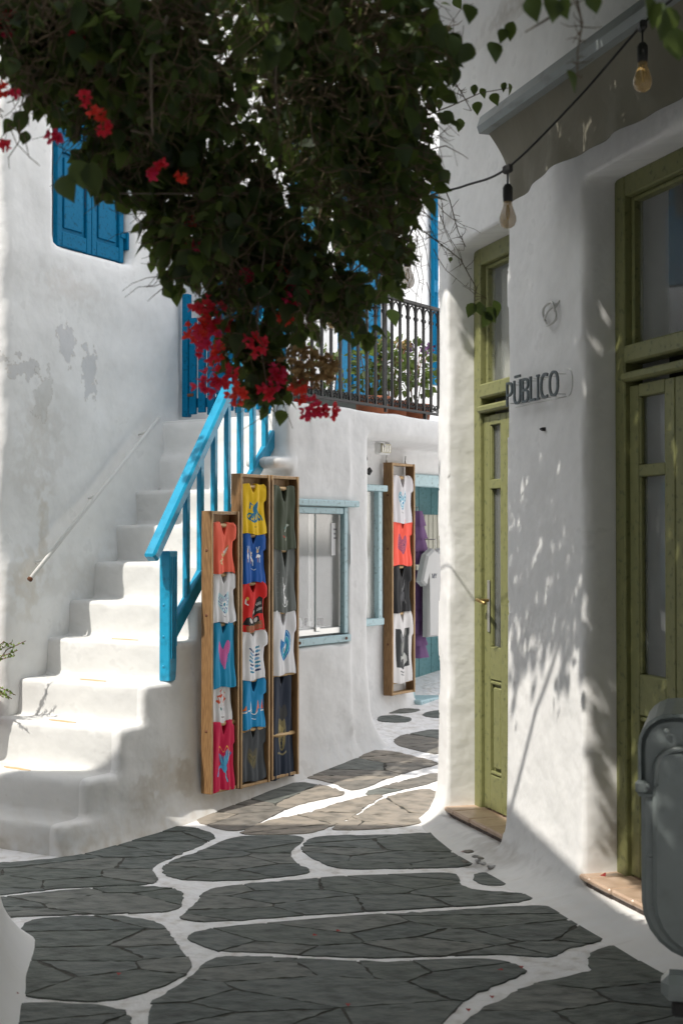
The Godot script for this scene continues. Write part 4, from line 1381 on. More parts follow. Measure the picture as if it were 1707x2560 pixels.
func build_sign() -> void:
	var s := thing("shop_name_sign", "raised grey metal letters spelling the shop name on the white pillar", "sign", ACROSS * T(1.02, 2.165, 0.012))
	var f := SystemFont.new()
	f.font_names = PackedStringArray(["Droid Sans"])
	f.font_weight = 500
	var x := 0.0
	var word := "PUBLICO"
	var wd := [0.083, 0.092, 0.087, 0.072, 0.040, 0.088, 0.105]
	for i in word.length():
		var tm := TextMesh.new()
		tm.text = word[i]
		tm.font = f
		tm.font_size = 64
		tm.pixel_size = 0.0024
		tm.depth = 0.008
		tm.horizontal_alignment = HORIZONTAL_ALIGNMENT_LEFT
		tm.vertical_alignment = VERTICAL_ALIGNMENT_BOTTOM
		var box := tm.get_aabb()
		var o := mi("letter", tm, M.sign, s)
		var k: float = (wd[i] - 0.012) / maxf(box.size.x, 0.001)
		var ky: float = 0.113 / maxf(box.size.y, 0.001)
		o.transform = Transform3D(Basis.from_scale(Vector3(k, ky, 1)), Vector3(x - box.position.x * k, -box.position.y * ky, 0.045))
		var pin := st0()
		for q in [0.012, 0.10]:
			tube(pin, [Vector3(x + wd[i] * 0.45, q, -0.02), Vector3(x + wd[i] * 0.45, q, 0.043)], 0.0022, 5)
		mi("letter_pin", done(pin), M.metal, s)
		if i == 1:
			mi("macron", bx(Vector3(x + 0.012, 0.123, 0.041), Vector3(x + 0.075, 0.135, 0.049), 0.001), M.sign, s)
		x += wd[i]
	var wire := st0()
	tube(wire, [Vector3(0.03, -0.004, 0.012), Vector3(0.30, -0.004, 0.012), Vector3(0.565, -0.004, 0.012)], 0.0025, 5)
	var arc := []
	for i in 9:
		var a := -PI / 2 + PI * i / 8.0
		arc.append(Vector3(0.585 + 0.035 * cos(a), 0.056 + 0.058 * sin(a), 0.01))
	tube(wire, arc, 0.0035, 5)
	mi("support_wire", done(wire), M.metal, s)
	var ring := []
	for i in 21:
		var a := TAU * i / 20.0
		ring.append(Vector3(0.062 * cos(a), 0.052 * sin(a), 0.02 + 0.006 * sin(a * 3)))
	var loop := thing("cable_loop", "small coiled grey cable loop on the pillar above the metal letters", "cable", ACROSS * T(1.41, 2.545, 0.0))
	var lp := st0()
	tube(lp, ring, 0.006, 6)
	tube(lp, [Vector3(0.055, 0.02, 0.02), Vector3(0.06, 0.05, 0.0), Vector3(0.06, 0.06, -0.02)], 0.005, 6)
	tube(lp, [Vector3(-0.05, -0.02, 0.022), Vector3(0.0, 0.01, 0.03), Vector3(0.055, 0.03, 0.02)], 0.005, 6)
	mi("coil", done(lp), M.pipe, loop)
	var hk := thing("wall_hook", "tiny dark metal hook in the pillar below the metal letters", "hook", ACROSS * T(1.31, 2.04, 0.0))
	mi("plate", bx(Vector3(-.01, -.008, -.02), Vector3(.01, .008, .012), 0.002), M.iron, hk)
	mi("hook_arm", tube_mesh([Vector3(-.012, 0, .012), Vector3(0, 0, .02), Vector3(.018, .004, .016)], 0.004, 5), M.iron, hk)

func build_awning() -> void:
	var a := thing("folded_awning", "folded beige canvas awning hanging from its pale metal case", "awning", ACROSS)
	var L := 2.6
	var x0 := 1.36
	var prof := PackedVector2Array([Vector2(0.25, 3.335), Vector2(0.335, 3.335), Vector2(0.345, 3.365), Vector2(0.33, 3.41), Vector2(0.285, 3.43), Vector2(0.25, 3.41)])
	var st := st0()
	# the profile lies in (outward, up); extrude along the wall
	prism(st, prof, x0, x0 + L, 0.004, Transform3D(Basis(Vector3(0, 0, 1), Vector3.UP, Vector3(1, 0, 0)), Vector3.ZERO))
	mi("case", done(st), M.cassette, a)
	st = st0()
	st.set_smooth_group(1)
	var nx := 60
	var ny := 12
	var P := func(i: int, j: int, back: float) -> Vector3:
		var u := float(i) / nx
		var v := float(j) / ny
		var x := x0 + 0.01 + u * (L - 0.02)
		var edge := exp(-u * 14.0)
		var z := 0.30 - v * (0.05 + 0.05 * edge) + 0.016 * sin(u * 26.0 + v * 2.5) * v + 0.008 * sin(u * 61.0 + 1.0 - v) * v - 0.05 * sin(v * PI) * (0.4 + 0.6 * edge)
		var y := 3.345 - v * (0.30 + 0.006 * sin(u * 17.0) + 0.03 * edge)
		return Vector3(x + 0.03 * edge * v, y, z - back)
	for i in nx:
		for j in ny:
			quad(st, P.call(i, j, 0), P.call(i + 1, j, 0), P.call(i + 1, j + 1, 0), P.call(i, j + 1, 0), P.call(i, j, 0.5))
			quad(st, P.call(i, j, 0.004), P.call(i + 1, j, 0.004), P.call(i + 1, j + 1, 0.004), P.call(i, j + 1, 0.004), P.call(i, j, -0.5))
	mi("canvas", done(st), M.awning, a)
	for x in [1.5, 2.6, 3.7]:
		var br := st0()
		bar(br, Vector3(x, 3.39, -0.05), Vector3(x, 3.39, 0.26), 0.03, 0.03)
		mi("bracket", done(br), M.cassette, a)

func build_nearby() -> void:
	var b := thing("neighbouring_house", "whitewashed house beside the viewer, its flared foot at the lane edge", "house", NEARBY)
	var w := nets(nearby_d, Vector3(-6.5, -0.1, -5.2), Vector3(1.2, 4.2, 0.35), 0.06, func(_p): return "wall", func(p): return Vector2(p.x / 4.0, 1.0 - p.y / 4.0))
	mi("wall", w["wall"], M.white, b)
	var o := thing("added_opposite_house", "tall grey house added unseen behind the viewer to block sky light", "house", T(0, 0, 3.0))  # unseen house added to keep sky light off walls and door jambs
	mi("wall", bx(Vector3(-7, -0.1, 0), Vector3(7, 7.5, 4), 0.05), M.low_bounce, o)
	mi("door", bx(Vector3(-0.5, 0, -0.02), Vector3(0.5, 2.2, 0.04), 0.01), M.blue_dark, o)
	var f := thing("added_side_house", "grey house added out of view beyond the steps to block sky light", "house", T(-6.2, 0, -7.5))  # added out of view to close off open sky beyond the steps
	mi("wall", bx(Vector3(-3, -0.1, -6), Vector3(0, 6.5, 7.0), 0.05), M.low_bounce, f)
	mi("door", bx(Vector3(-0.02, 0, -0.5), Vector3(0.04, 2.2, 0.5), 0.01), M.blue_dark, f)
	var r := thing("added_corner_house", "grey house added out of view past the corner building to block sky light", "house", T(2.6, 0, -2.0))  # added out of view to cut sky light reaching the door recess
	mi("wall", bx(Vector3(0, -0.1, 0), Vector3(5, 6.0, 6.0), 0.05), M.low_bounce, r)
	mi("door", bx(Vector3(-0.04, 0, 2.0), Vector3(0.02, 2.2, 3.0), 0.01), M.blue_dark, r)
# ------------------------------------------------------------------ racks and shirts
func rack(at: Transform3D, w: float, h: float, d: float, label: String, bars: Array, backed: bool) -> Node3D:
	var r := thing("display_rack", label, "rack", at, "wooden shirt racks hung on the shop wall")
	var t := 0.018
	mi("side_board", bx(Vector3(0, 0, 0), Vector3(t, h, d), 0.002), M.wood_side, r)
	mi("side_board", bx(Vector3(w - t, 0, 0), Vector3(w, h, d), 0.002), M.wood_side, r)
	mi("top_board", bx(Vector3(t + .0005, h - t, 0.001), Vector3(w - t - .0005, h - .001, d - .001), 0.002), M.wood, r)
	mi("bottom_board", bx(Vector3(t + .0005, 0.001, 0.001), Vector3(w - t - .0005, t, d - .001), 0.002), M.wood, r)
	for x in [0.0, w - t]:
		mi("front_strip", bx(Vector3(x + .001, 0.0, d + .0005), Vector3(x + t - .001, h, d + .006), 0.002), M.wood, r)
	if backed:
		mi("back_board", bx(Vector3(t + .0005, t + .0005, 0.002), Vector3(w - t - .0005, h - t - .0005, 0.012), 0.001), M.wood, r)
	for y in bars:
		mi("dowel", tube_mesh([Vector3(t + .0005, y, d * 0.66), Vector3(w - t - .0005, y, d * 0.66)], 0.0125, 8), M.dowel, r)
	for y in [h * 0.22, h * 0.63, h * 0.86]:
		mi("knot", tube_mesh([Vector3(-0.0008, y, d * 0.55), Vector3(0.004, y, d * 0.55)], 0.009, 8), M.rust, r)
	return r

# kind: sleeve side bulge, neck shape, taper
func shirt(rk: Node3D, w_in: float, y: float, zbar: float, len_: float, id: int, base: Color, label: String, neck := 0.07, sleeve := 0.03, wide := 0.90, shift := 0.0, called := "folded_shirt") -> void:
	var sr := RandomNumberGenerator.new()
	sr.seed = 100 + id
	var t := thing(called, label, "shirt", rk.transform * T(0.018 + w_in * 0.5 + shift * 0.4, y, zbar), "shirts hung over the rack dowels")
	var nu := 22
	var nv := 22
	var W := w_in * minf(0.985, wide * 1.10)
	var ph := sr.randf() * 6.0
	var nx := -0.012 + 0.02 * sr.randf()
	var nw := 0.031
	var P := func(u: float, v: float) -> Vector3:
		var x := (u - 0.5) * W
		var k := 1.0 - 0.03 * smoothstep(0.05, 0.5, v) + 0.02 * smoothstep(0.6, 1.0, v)
		var bul := 0.5 * sleeve * smoothstep(0.70, 1.0, u) * (1.0 - smoothstep(0.30, 0.36, v)) * smoothstep(0.0, 0.12, v)
		var dx := absf(x - nx)
		var dip := maxf(0.0, 1.0 - dx / nw)
		dip = neck * (dip if id % 2 == 0 else sqrt(dip))
		var y0 := 0.016 - dip - 0.006 * absf(sin(u * 9.0 + ph))
		var yy := lerpf(y0, -len_ + 0.006 * sin(u * 7.0 + ph), v)
		var fold := 0.0055 * sin(u * 13.0 + ph + v * 1.5) * smoothstep(0.02, 0.25, v) + 0.004 * sin((absf(x - nx) * 60.0 - v * 5.0) + ph) * (1.0 - smoothstep(0.3, 0.8, v))
		fold += 0.004 * sin(u * 29.0 + ph * 2.0 + v * 3.0) * v
		var z := 0.017 + fold - 0.010 * smoothstep(0.75, 1.0, absf(u - 0.5) * 2.0) + 0.012 * smoothstep(0.6, 0.95, v)
		if bul > 0.002:
			z += 0.008 * smoothstep(0.7, 0.9, u)
		return Vector3(x * k + bul, yy, z)
	var st := st0()
	st.set_smooth_group(1)
	for i in nu:
		for j in nv:
			var q := []
			for c in [[i, j], [i + 1, j], [i + 1, j + 1], [i, j + 1]]:
				q.append([P.call(float(c[0]) / nu, float(c[1]) / nv), Vector2(float(c[0]) / nu, float(c[1]) / nv)])
			# front faces run clockwise seen from +z
			for k in [0, 1, 2, 0, 2, 3]:
				st.set_uv(q[k][1])
				st.add_vertex(q[k][0])
	# over the dowel and down behind it, except at the neck
	for i in nu:
		for s in 5:
			var q2 := []
			for c in [[i, s], [i + 1, s], [i + 1, s + 1], [i, s + 1]]:
				var p: Vector3 = P.call(float(c[0]) / nu, 0.0)
				var a := PI * float(c[1]) / 4.0
				var e := Vector3(p.x, p.y, p.z)
				if p.y < -0.012:
					e.z = p.z - 0.003 * c[1]
					e.y = p.y - 0.001 * c[1]
				elif c[1] <= 4:
					e.z = p.z * cos(a)
					e.y = p.y + 0.006 * sin(a)
				else:
					e.z = -p.z
					e.y = p.y - 0.12
				q2.append([e, Vector2(float(c[0]) / nu, 0.01)])
			for k in [0, 3, 2, 0, 2, 1]:
				st.set_uv(q2[k][1])
				st.add_vertex(q2[k][0])
	st.index()
	st.generate_normals()
	var m := StandardMaterial3D.new()
	m.albedo_texture = ImageTexture.create_from_image(print_image(id, base))
	m.roughness = 0.92
	m.rim_enabled = true
	m.rim = 0.25
	m.texture_repeat = false
	mi("cloth", st.commit(), m, t)
	# inside of the back, seen through the neck
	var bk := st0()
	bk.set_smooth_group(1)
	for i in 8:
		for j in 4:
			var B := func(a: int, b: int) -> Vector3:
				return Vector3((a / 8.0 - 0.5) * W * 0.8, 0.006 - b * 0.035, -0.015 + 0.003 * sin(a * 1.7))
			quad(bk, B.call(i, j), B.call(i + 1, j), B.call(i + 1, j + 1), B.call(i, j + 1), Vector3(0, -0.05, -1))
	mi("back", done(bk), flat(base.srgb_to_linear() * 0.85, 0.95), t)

func build_racks() -> void:
	var k := 0.2735
	var coral := Color(.98, .42, .32)
	var white := Color(.90, .90, .91)
	var turq := Color(.0, .56, .74)
	var z0 := 0.055
	var d := 0.066
	var zb := d * 0.66
	var r1 := rack(SHOP * T(0.385, 0.158, z0), 0.25, 1.54, d, "lowest of the joined pine racks, holding a coral shirt at its top", [1.462, 1.189, .916, .642, .369], true)
	var wi := 0.25 - 0.036
	shirt(r1, wi, 1.462, zb, 0.262, 0, coral, "coral shirt printed with a tan ornamental figure", 0.075, 0.035, 0.86, -0.012)
	shirt(r1, wi, 1.189, zb, 0.262, 1, white, "white shirt with pale round eye print in the lowest rack", 0.06, 0.03, 0.86, -0.012)
	shirt(r1, wi, .916, zb + 0.002, 0.345, 2, turq, "long turquoise shirt with a pink striped heart", 0.07, 0.0, 0.92, -0.005)
	shirt(r1, wi, .642, zb - 0.018, 0.262, 3, white, "white shirt with orange flamingos under the turquoise hem", 0.03, 0.0, 0.80, -0.014)
	shirt(r1, wi, .369, zb, 0.362, 4, Color(.80, .02, .28), "magenta shirt with a blue winged horse", 0.08, 0.01, 0.86, -0.012)
	var r2 := rack(SHOP * T(0.646, 0.150, z0), 0.278, 1.762, d, "tall middle pine rack with a yellow shirt at its top", [1.690, 1.415, 1.142, .868, .595, .317, .055], true)
	wi = 0.278 - 0.036
	shirt(r2, wi, 1.690, zb, 0.268, 5, Color(.93, .76, .0), "yellow shirt with a blue octopus print", 0.045, 0.015, 0.84, -0.018)
	shirt(r2, wi, 1.415, zb, 0.268, 6, Color(.0, .33, .66), "royal blue shirt printed with three small goats", 0.07, 0.035, 0.84, -0.018)
	shirt(r2, wi, 1.142, zb, 0.268, 7, Color(.85, .10, .08), "red shirt with a black sailing ship print", 0.065, 0.04, 0.84, -0.018)
	shirt(r2, wi, .868, zb, 0.268, 8, white, "white shirt with two columns of blue fish", 0.045, 0.045, 0.84, -0.018)
	shirt(r2, wi, .595, zb, 0.268, 9, Color(.0, .54, .76), "turquoise shirt printed with small sailing boats", 0.085, 0.04, 0.84, -0.018)
	shirt(r2, wi, .317, zb - 0.008, 0.29, 10, Color(.25, .27, .29), "charcoal shirt with a faint golden helmet at the rack foot", 0.065, 0.02, 0.90, -0.008)
	var r3 := rack(SHOP * T(0.938, 0.157, z0), 0.272, 1.756, d, "tall pine rack next to the shop window with an olive shirt", [1.683, 1.320, .960, .597, .247], true)
	wi = 0.272 - 0.036
	shirt(r3, wi, 1.683, zb, 0.358, 11, Color(.29, .32, .25), "olive green shirt with tiny fish motifs", 0.10, 0.0, 0.96, 0.0)
	shirt(r3, wi, 1.320, zb, 0.358, 12, Color(.40, .42, .41), "mid grey shirt with a white dancing figure", 0.13, 0.0, 0.95, -0.004)
	shirt(r3, wi, .960, zb + 0.004, 0.36, 13, white, "white shirt with a big swirling blue eye", 0.09, 0.02, 0.95, -0.004)
	shirt(r3, wi, .597, zb - 0.012, 0.60, 14, Color(.10, .15, .23), "long navy shirt with a golden warrior helmet", 0.08, 0.0, 0.92, -0.004)
	# the rack by the shop door
	var r4 := rack(SHOP * T(3.06, 0.415, -0.437), 0.325, 1.68, 0.07, "open framed pine rack beside the shop doorway", [1.575, 1.26, .925, .585, .09], false)
	wi = 0.325 - 0.036
	for x in [0.03, 0.295]:
		mi("hanging_eye", tube_mesh([Vector3(x, 1.68, 0.01), Vector3(x, 1.74, 0.01)], 0.006, 6), M.metal, r4)
	shirt(r4, wi, 1.575, 0.046, 0.33, 15, Color(.86, .85, .86), "white shirt with an oval blue eye at the doorway rack top", 0.09, 0.035, 0.84, -0.01)
	shirt(r4, wi, 1.26, 0.046, 0.325, 16, Color(.98, .36, .28), "coral shirt with a purple dotted oval in the doorway rack", 0.085, 0.045, 0.86, -0.01)
	shirt(r4, wi, .925, 0.046, 0.33, 17, Color(.07, .07, .075), "black shirt with a slim grey cat print", 0.09, 0.03, 0.84, -0.01)
	shirt(r4, wi, .585, 0.046, 0.50, 18, Color(.86, .85, .84), "long white shirt with a dark photograph of a horse", 0.09, 0.02, 0.92, -0.002)

# ------------------------------------------------------------------ string lights
func build_string_lights() -> void:
	var c := [1.031, 3.197, -4.20, 0.957, 3.184, -4.50, 0.788, 3.021, -4.75, 0.586, 2.857, -5.00, 0.463, 2.880, -5.35, 0.332, 2.910, -5.70, 0.279, 2.820, -6.00, 0.134, 2.784, -6.20, -0.039, 2.724, -6.50, -0.174, 2.863, -6.60]
	var cv := Curve3D.new()
	cv.bake_interval = 0.04
	cv.add_point(Vector3(1.30, 3.40, -3.7))
	for i in range(0, c.size(), 3):
		cv.add_point(Vector3(c[i], c[i + 1], c[i + 2]))
	cv.add_point(Vector3(-0.9, 3.3, -7.4))
	for i in range(1, cv.point_count - 1):
		var t := (cv.get_point_position(i + 1) - cv.get_point_position(i - 1)) * 0.16
		cv.set_point_in(i, -t)
		cv.set_point_out(i, t)
	var pts := []
	for p in cv.get_baked_points():
		pts.append(p)
	var cable := tag(mi("light_cable", tube_mesh(pts, 0.0045, 5), M.black), "thin black cable of bulbs strung from the awning into the foliage", "cable")
	var L := [[0.957, 3.184, -4.50, "clear amber bulb hanging high in front of the canvas awning", .085], [0.586, 2.857, -5.00, "clear amber bulb hanging in front of the white pillar", .055], [0.279, 2.820, -6.00, "clear amber bulb at the edge of the foliage by thorny twigs", .03], [-0.039, 2.724, -6.50, "amber bulb half hidden in leaves before the iron railing", .03]]
	var proto: Node3D = null
	for q in L:
		var at := Vector3(q[0], q[1], q[2])
		var b: Node3D
		if proto == null:
			b = thing("string_bulb", q[3], "light bulb", Transform3D(Basis(), at), "bulbs on the string light cable")
			proto = b
			var clip := st0()
			cbox(clip, T(0, -0.004, 0), Vector3(0.045, 0.03, 0.024), 0.006)
			mi("clip", done(clip), M.black, b)
			var g := st0()
			lathe(g, [Vector2(0.0, -0.215), Vector2(0.012, -0.213), Vector2(0.024, -0.205), Vector2(0.030, -0.190), Vector2(0.030, -0.175), Vector2(0.024, -0.155), Vector2(0.017, -0.135), Vector2(0.0145, -0.115)], 14)
			mi("glass", done(g), M.amber, b)
			var so := st0()
			lathe(so, [Vector2(0.0, -0.120), Vector2(0.016, -0.120), Vector2(0.0175, -0.10), Vector2(0.0175, -0.07), Vector2(0.010, -0.058), Vector2(0.0, -0.056)], 12)
			mi("socket", done(so), M.black, b)
			mi("lead", tube_mesh([Vector3(0, -0.01, 0), Vector3(0, -0.06, 0)], 0.0035, 6), M.black, b)
			mi("filament", tube_mesh([Vector3(-.004, -.13, 0), Vector3(-.008, -.17, 0), Vector3(0, -.185, 0), Vector3(.008, -.17, 0), Vector3(.004, -.13, 0)], 0.0022, 5), M.brass, b)
		else:
			b = proto.duplicate()
			b.name = "string_bulb"
			add_child(b, true)
			b.position = at
			tag(b, q[3], "light bulb", "bulbs on the string light cable")
		b.rotation.y = rng.randf() * 3.0

# ------------------------------------------------------------------ plants
func leaf_mesh() -> ArrayMesh:
	# ovate, pointed, folded along the midrib; stalk at the origin, one unit long along +y
	var st := st0()
	st.set_smooth_group(1)
	var prof := [[0.0, 0.02], [0.10, 0.22], [0.28, 0.37], [0.5, 0.36], [0.72, 0.22], [0.9, 0.07], [1.0, 0.0]]
	for i in prof.size() - 1:
		for s in [-1.0, 1.0]:
			var y0: float = prof[i][0]
			var y1: float = prof[i + 1][0]
			var bend0 := -0.22 * y0 * y0
			var bend1 := -0.22 * y1 * y1
			var a := Vector3(0, y0, bend0)
			var b := Vector3(0, y1, bend1)
			var c := Vector3(s * prof[i + 1][1], y1, bend1 + 0.30 * prof[i + 1][1])
			var d := Vector3(s * prof[i][1], y0, bend0 + 0.30 * prof[i][1])
			quad(st, a, b, c, d, (a + b) * 0.5 - Vector3(0, 0, 1))
	return done(st)

func bract_mesh() -> ArrayMesh:
	var st := st0()
	st.set_smooth_group(1)
	for k in 3:
		var t := Transform3D(Basis(Vector3.UP, TAU * k / 3.0), Vector3.ZERO) * Transform3D(Basis(Vector3.RIGHT, -0.75), Vector3(0, 0, 0.06))
		var pts := [Vector3(0, 0, 0), Vector3(-0.32, 0.38, 0.10), Vector3(-0.25, 0.75, 0.06), Vector3(0, 1.0, -0.05), Vector3(0.25, 0.75, 0.06), Vector3(0.32, 0.38, 0.10)]
		for i in range(1, 5):
			tri(st, t * pts[0], t * pts[i], t * pts[i + 1], t * Vector3(0, 0.4, -1))
	return done(st)

func turned(dir: Vector3, face: Vector3, size: float, at: Vector3) -> Transform3D:
	var y := dir.normalized()
	var x := y.cross(face)
	if x.length() < 0.05:
		x = y.cross(Vector3(0.3, 0.2, 0.9))
	x = x.normalized()
	var z := x.cross(y)
	return Transform3D(Basis(x * size, y * size, z * size), at)

func rnd_dir() -> Vector3:
	return Vector3(rng.randfn(), rng.randfn(), rng.randfn()).normalized()

# how far along the building across the sun's ray through p meets it
func wall_hit(p: Vector3) -> float:
	var q := ACROSS.affine_inverse() * p
	var l := ACROSS.basis.inverse() * (-sun_from)
	var hit := q + l * (-q.z / l.z)
	return hit.x if hit.y > 0.0 else 99.0

# where the sun's ray through p ends: true where the lane stays sunlit
func keeps_sun(p: Vector3) -> bool:
	# on the building across
	var q := ACROSS.affine_inverse() * p
	var l := ACROSS.basis.inverse() * (-sun_from)
	if l.z < 0.0:
		var t := -q.z / l.z
		var hit := q + l * t
		if hit.y > 0.0 and t > 0.0 and hit.x > -0.06:
			if hit.x > -0.06 and hit.x < 0.80 and hit.y < 2.9 + 0.3 * wob.get_noise_2d(hit.x * 5.0, 3.0):
				return true
			if hit.x >= 0.80 and hit.x < 1.75 and hit.y < 1.0 + 0.55 * wob.get_noise_2d(hit.x * 4.0, hit.y * 2.0):
				return true
			if hit.x >= 1.75 and hit.x < 2.6 and hit.y < 0.30:
				return true
			var c := q + l * ((0.28 - q.z) / l.z)
			if c.x > 1.9 and c.x < 2.5 and c.y > 3.02 and c.y < 3.32 and wob.get_noise_2d(c.x * 9.0, c.y * 3.0) > 0.08:
				return true
			return false
	var tg := p.y / sun_from.y
	var g := p - sun_from * tg
	return g.z < -7.5 and g.z > -8.7 and g.x > -0.9

func multi(called: String, mesh: Mesh, mat: Material, xs: Array, parent: Node) -> void:
	if xs.is_empty():
		return
	var mm := MultiMesh.new()
	mm.transform_format = MultiMesh.TRANSFORM_3D
	mm.mesh = mesh
	mm.instance_count = xs.size()
	for i in xs.size():
		mm.set_instance_transform(i, xs[i])
	var o := MultiMeshInstance3D.new()
	o.name = called
	o.multimesh = mm
	o.material_override = mat
	o.set_meta("kind", "stuff")
	parent.add_child(o, true)

func build_bougainvillea() -> void:
	var b := thing("bougainvillea", "large overhanging bougainvillea with dark leaves, dry twigs and red bracts", "climbing plant")
	var lm := leaf_mesh()
	var eye := Vector3(0, 1.55, 0)
	# clumps: x, height, distance, radii, weight
	var blobs := [[-0.76,2.79,3.40,0.07,0.07,0.12,0.5],[-0.72,2.66,3.40,0.06,0.06,0.12,0.35],[-0.77,2.66,3.35,0.04,0.04,0.08,0.16],[-0.79,2.54,3.40,0.03,0.05,0.06,0.12],[-0.63,2.77,3.30,0.10,0.06,0.20,0.8],[-0.30,2.80,3.60,0.51,0.26,0.50,10],[-0.11,2.67,4.10,0.38,0.28,0.50,9],[-0.56,2.77,3.60,0.27,0.17,0.40,5],[-0.74,2.80,3.50,0.12,0.10,0.25,1.2],[-0.56,2.64,3.80,0.14,0.16,0.30,2.5],[-0.32,2.41,3.90,0.16,0.18,0.30,3],[-0.09,2.39,4.00,0.21,0.19,0.30,3.6],[0.05,2.55,4.10,0.18,0.27,0.30,4],[0.19,2.91,4.30,0.11,0.25,0.25,1.6],[-0.26,2.20,4.00,0.10,0.12,0.20,1.2],[-0.11,2.24,4.00,0.17,0.12,0.20,1.7],[-0.21,2.01,4.10,0.05,0.11,0.06,0.45],[-0.27,2.06,4.00,0.07,0.07,0.08,0.3],[0.03,2.22,4.00,0.10,0.10,0.15,0.6],[0.13,2.39,4.20,0.07,0.17,0.15,0.6],[-0.64,2.54,3.80,0.06,0.06,0.10,0.35],[-0.50,2.41,3.90,0.07,0.07,0.12,0.3],[-0.43,2.32,3.95,0.07,0.08,0.12,0.4],[0.05,2.83,3.80,0.24,0.17,0.40,4],
[0.1,4.2,5.6,0.5,0.25,0.4,4],[-0.5,4.6,6.6,0.5,0.25,0.4,3],[0.95,3.75,4.4,0.4,0.2,0.6,5]]  # this row: clumps added above the view to shade the building across
	var per := 350.0
	var all := []
	var twigs := st0()
	twigs.set_smooth_group(-1)
	var anchors := []
	for q in blobs:
		var c := Vector3(q[0], q[1], -q[2])
		for i in int(q[6] * per):
			var d := rnd_dir() * pow(rng.randf(), 0.42) * 1.08
			var p := c + d * Vector3(q[3], q[4], q[5]) * (1.0 + 0.18 * wob.get_noise_3dv(c + d * 3.0))
			if keeps_sun(p) or wob.get_noise_3dv(p * 2.6) < -0.11:
				continue
			var dir := (rnd_dir() + Vector3(0, -0.75, 0) + d * 0.5).normalized()
			all.append([turned(dir, rnd_dir() * 1.3 + Vector3(0, 0.8, 0.4), 0.026 + 0.045 * pow(rng.randf(), 1.7), p), 0])
		for i in int(q[6] * 95):
			var d := rnd_dir() * pow(rng.randf(), 0.3)
			d.z = absf(d.z)
			var p := c + d * Vector3(q[3], q[4], q[5]) * 1.06
			if keeps_sun(p):
				continue
			anchors.append(p)
			var v := (rnd_dir() + Vector3(0, -0.3, 0)).normalized()
			var pts := [p]
			for k in 3:
				v = (v + rnd_dir() * 0.7).normalized()
				pts.append(pts[-1] + v * rng.randf_range(0.02, 0.055))
			tube(twigs, pts, rng.randf_range(0.0010, 0.0026), 3, 0.0008)
	# vine roof added out of view, house to house, blocking sun and sky
	for i in 9500:
		var p := Vector3(rng.randf_range(-1.9, 1.5), 4.55 + 0.2 * rng.randfn(), rng.randf_range(-6.6, -3.0))
		p.x += 0.1 * p.z + 0.3
		if keeps_sun(p):
			continue
		all.append([turned((rnd_dir() + Vector3(0, -0.4, 0)).normalized(), rnd_dir() + Vector3(0, 1.2, 0.3), rng.randf_range(0.06, 0.10), p), 0])
	# lower vines added just out of view to darken the corner building
	for i in 9500:
		var d := rng.randf_range(1.9, 5.9)
		var p := Vector3(rng.randf_range(-0.35, 1.9 - 0.17 * d), 1.78 + 0.385 * d + 0.35 * rng.randf(), -d)
		if keeps_sun(p):
			continue
		all.append([turned((rnd_dir() + Vector3(0, -0.4, 0)).normalized(), rnd_dir() + Vector3(0, 1.2, 0.3), rng.randf_range(0.055, 0.085), p), 0])
	# shoots added behind the main mass to shade and dapple the pillar
	for i in 5200:
		var p := Vector3(rng.randf_range(-0.45, 0.12), rng.randf_range(2.7, 4.7), rng.randf_range(-6.1, -4.5))
		if keeps_sun(p) or p.y < 2.7 + 0.35 * absf(p.x) or wob.get_noise_3dv(p * Vector3(2.2, 1.2, 2.2)) < -0.13:
			continue
		all.append([turned((rnd_dir() + Vector3(0, -0.9, 0)).normalized(), rnd_dir() + Vector3(0, 0.6, 0.6), rng.randf_range(0.03, 0.055), p), 0])
	# hand placed sprays: x, height, distance, leaf length
	var sprays := [-0.59,2.37,3.20,0.072,-0.56,2.36,3.20,0.077,-0.62,2.34,3.20,0.068,-0.77,2.65,3.30,0.056,-0.77,2.55,3.40,0.057,-0.80,2.54,3.40,0.043,-0.76,2.51,3.40,0.038,0.43,2.84,3.60,0.051,0.39,2.79,3.60,0.061,0.41,2.83,3.60,0.041,0.29,2.74,3.20,0.054,0.26,2.70,3.30,0.065,0.29,2.68,3.30,0.056,0.23,2.72,3.30,0.065,0.52,3.04,4.80,0.049,0.57,3.07,4.80,0.046,0.46,3.01,4.80,0.049,0.55,3.08,4.80,0.034,0.48,3.06,4.80,0.038,0.45,3.07,4.80,0.038,0.33,3.02,4.80,0.038,0.36,2.98,4.80,0.046,0.40,2.95,4.80,0.046,0.31,3.05,4.80,0.041,0.49,2.52,3.00,0.051,0.38,2.60,2.80,0.055,0.42,2.60,2.80,0.063,0.44,2.60,2.80,0.047,0.50,2.61,2.80,0.047,0.59,2.56,2.70,0.053,0.62,2.53,2.70,0.068,0.64,2.49,2.70,0.068,0.60,2.55,2.70,0.053,-0.56,2.39,4.40,0.050,-0.59,2.39,4.40,0.037,-0.40,2.20,4.00,0.056,0.19,2.36,5.20,0.073,0.55,2.45,5.60,0.069,0.59,2.43,5.60,0.072,0.61,2.45,5.60,0.079,0.51,2.45,5.60,0.063,0.57,2.41,5.60,0.069,0.43,2.65,5.60,0.022,-0.30,2.02,4.00,0.045,-0.24,2.00,4.00,0.051,-0.17,1.89,4.00,0.051,-0.21,1.94,4.00,0.051,-0.15,1.94,4.00,0.041,-0.65,2.70,3.40,0.067,-0.72,2.65,3.40,0.077,-0.75,2.82,3.40,0.048,0.09,2.39,4.00,0.045,0.28,2.70,5.60,0.047,0.29,2.78,5.60,0.041,-0.33,2.35,4.00,0.068,-0.30,2.30,4.00,0.068,-0.43,2.29,4.00,0.062,-0.41,2.26,4.00,0.068]
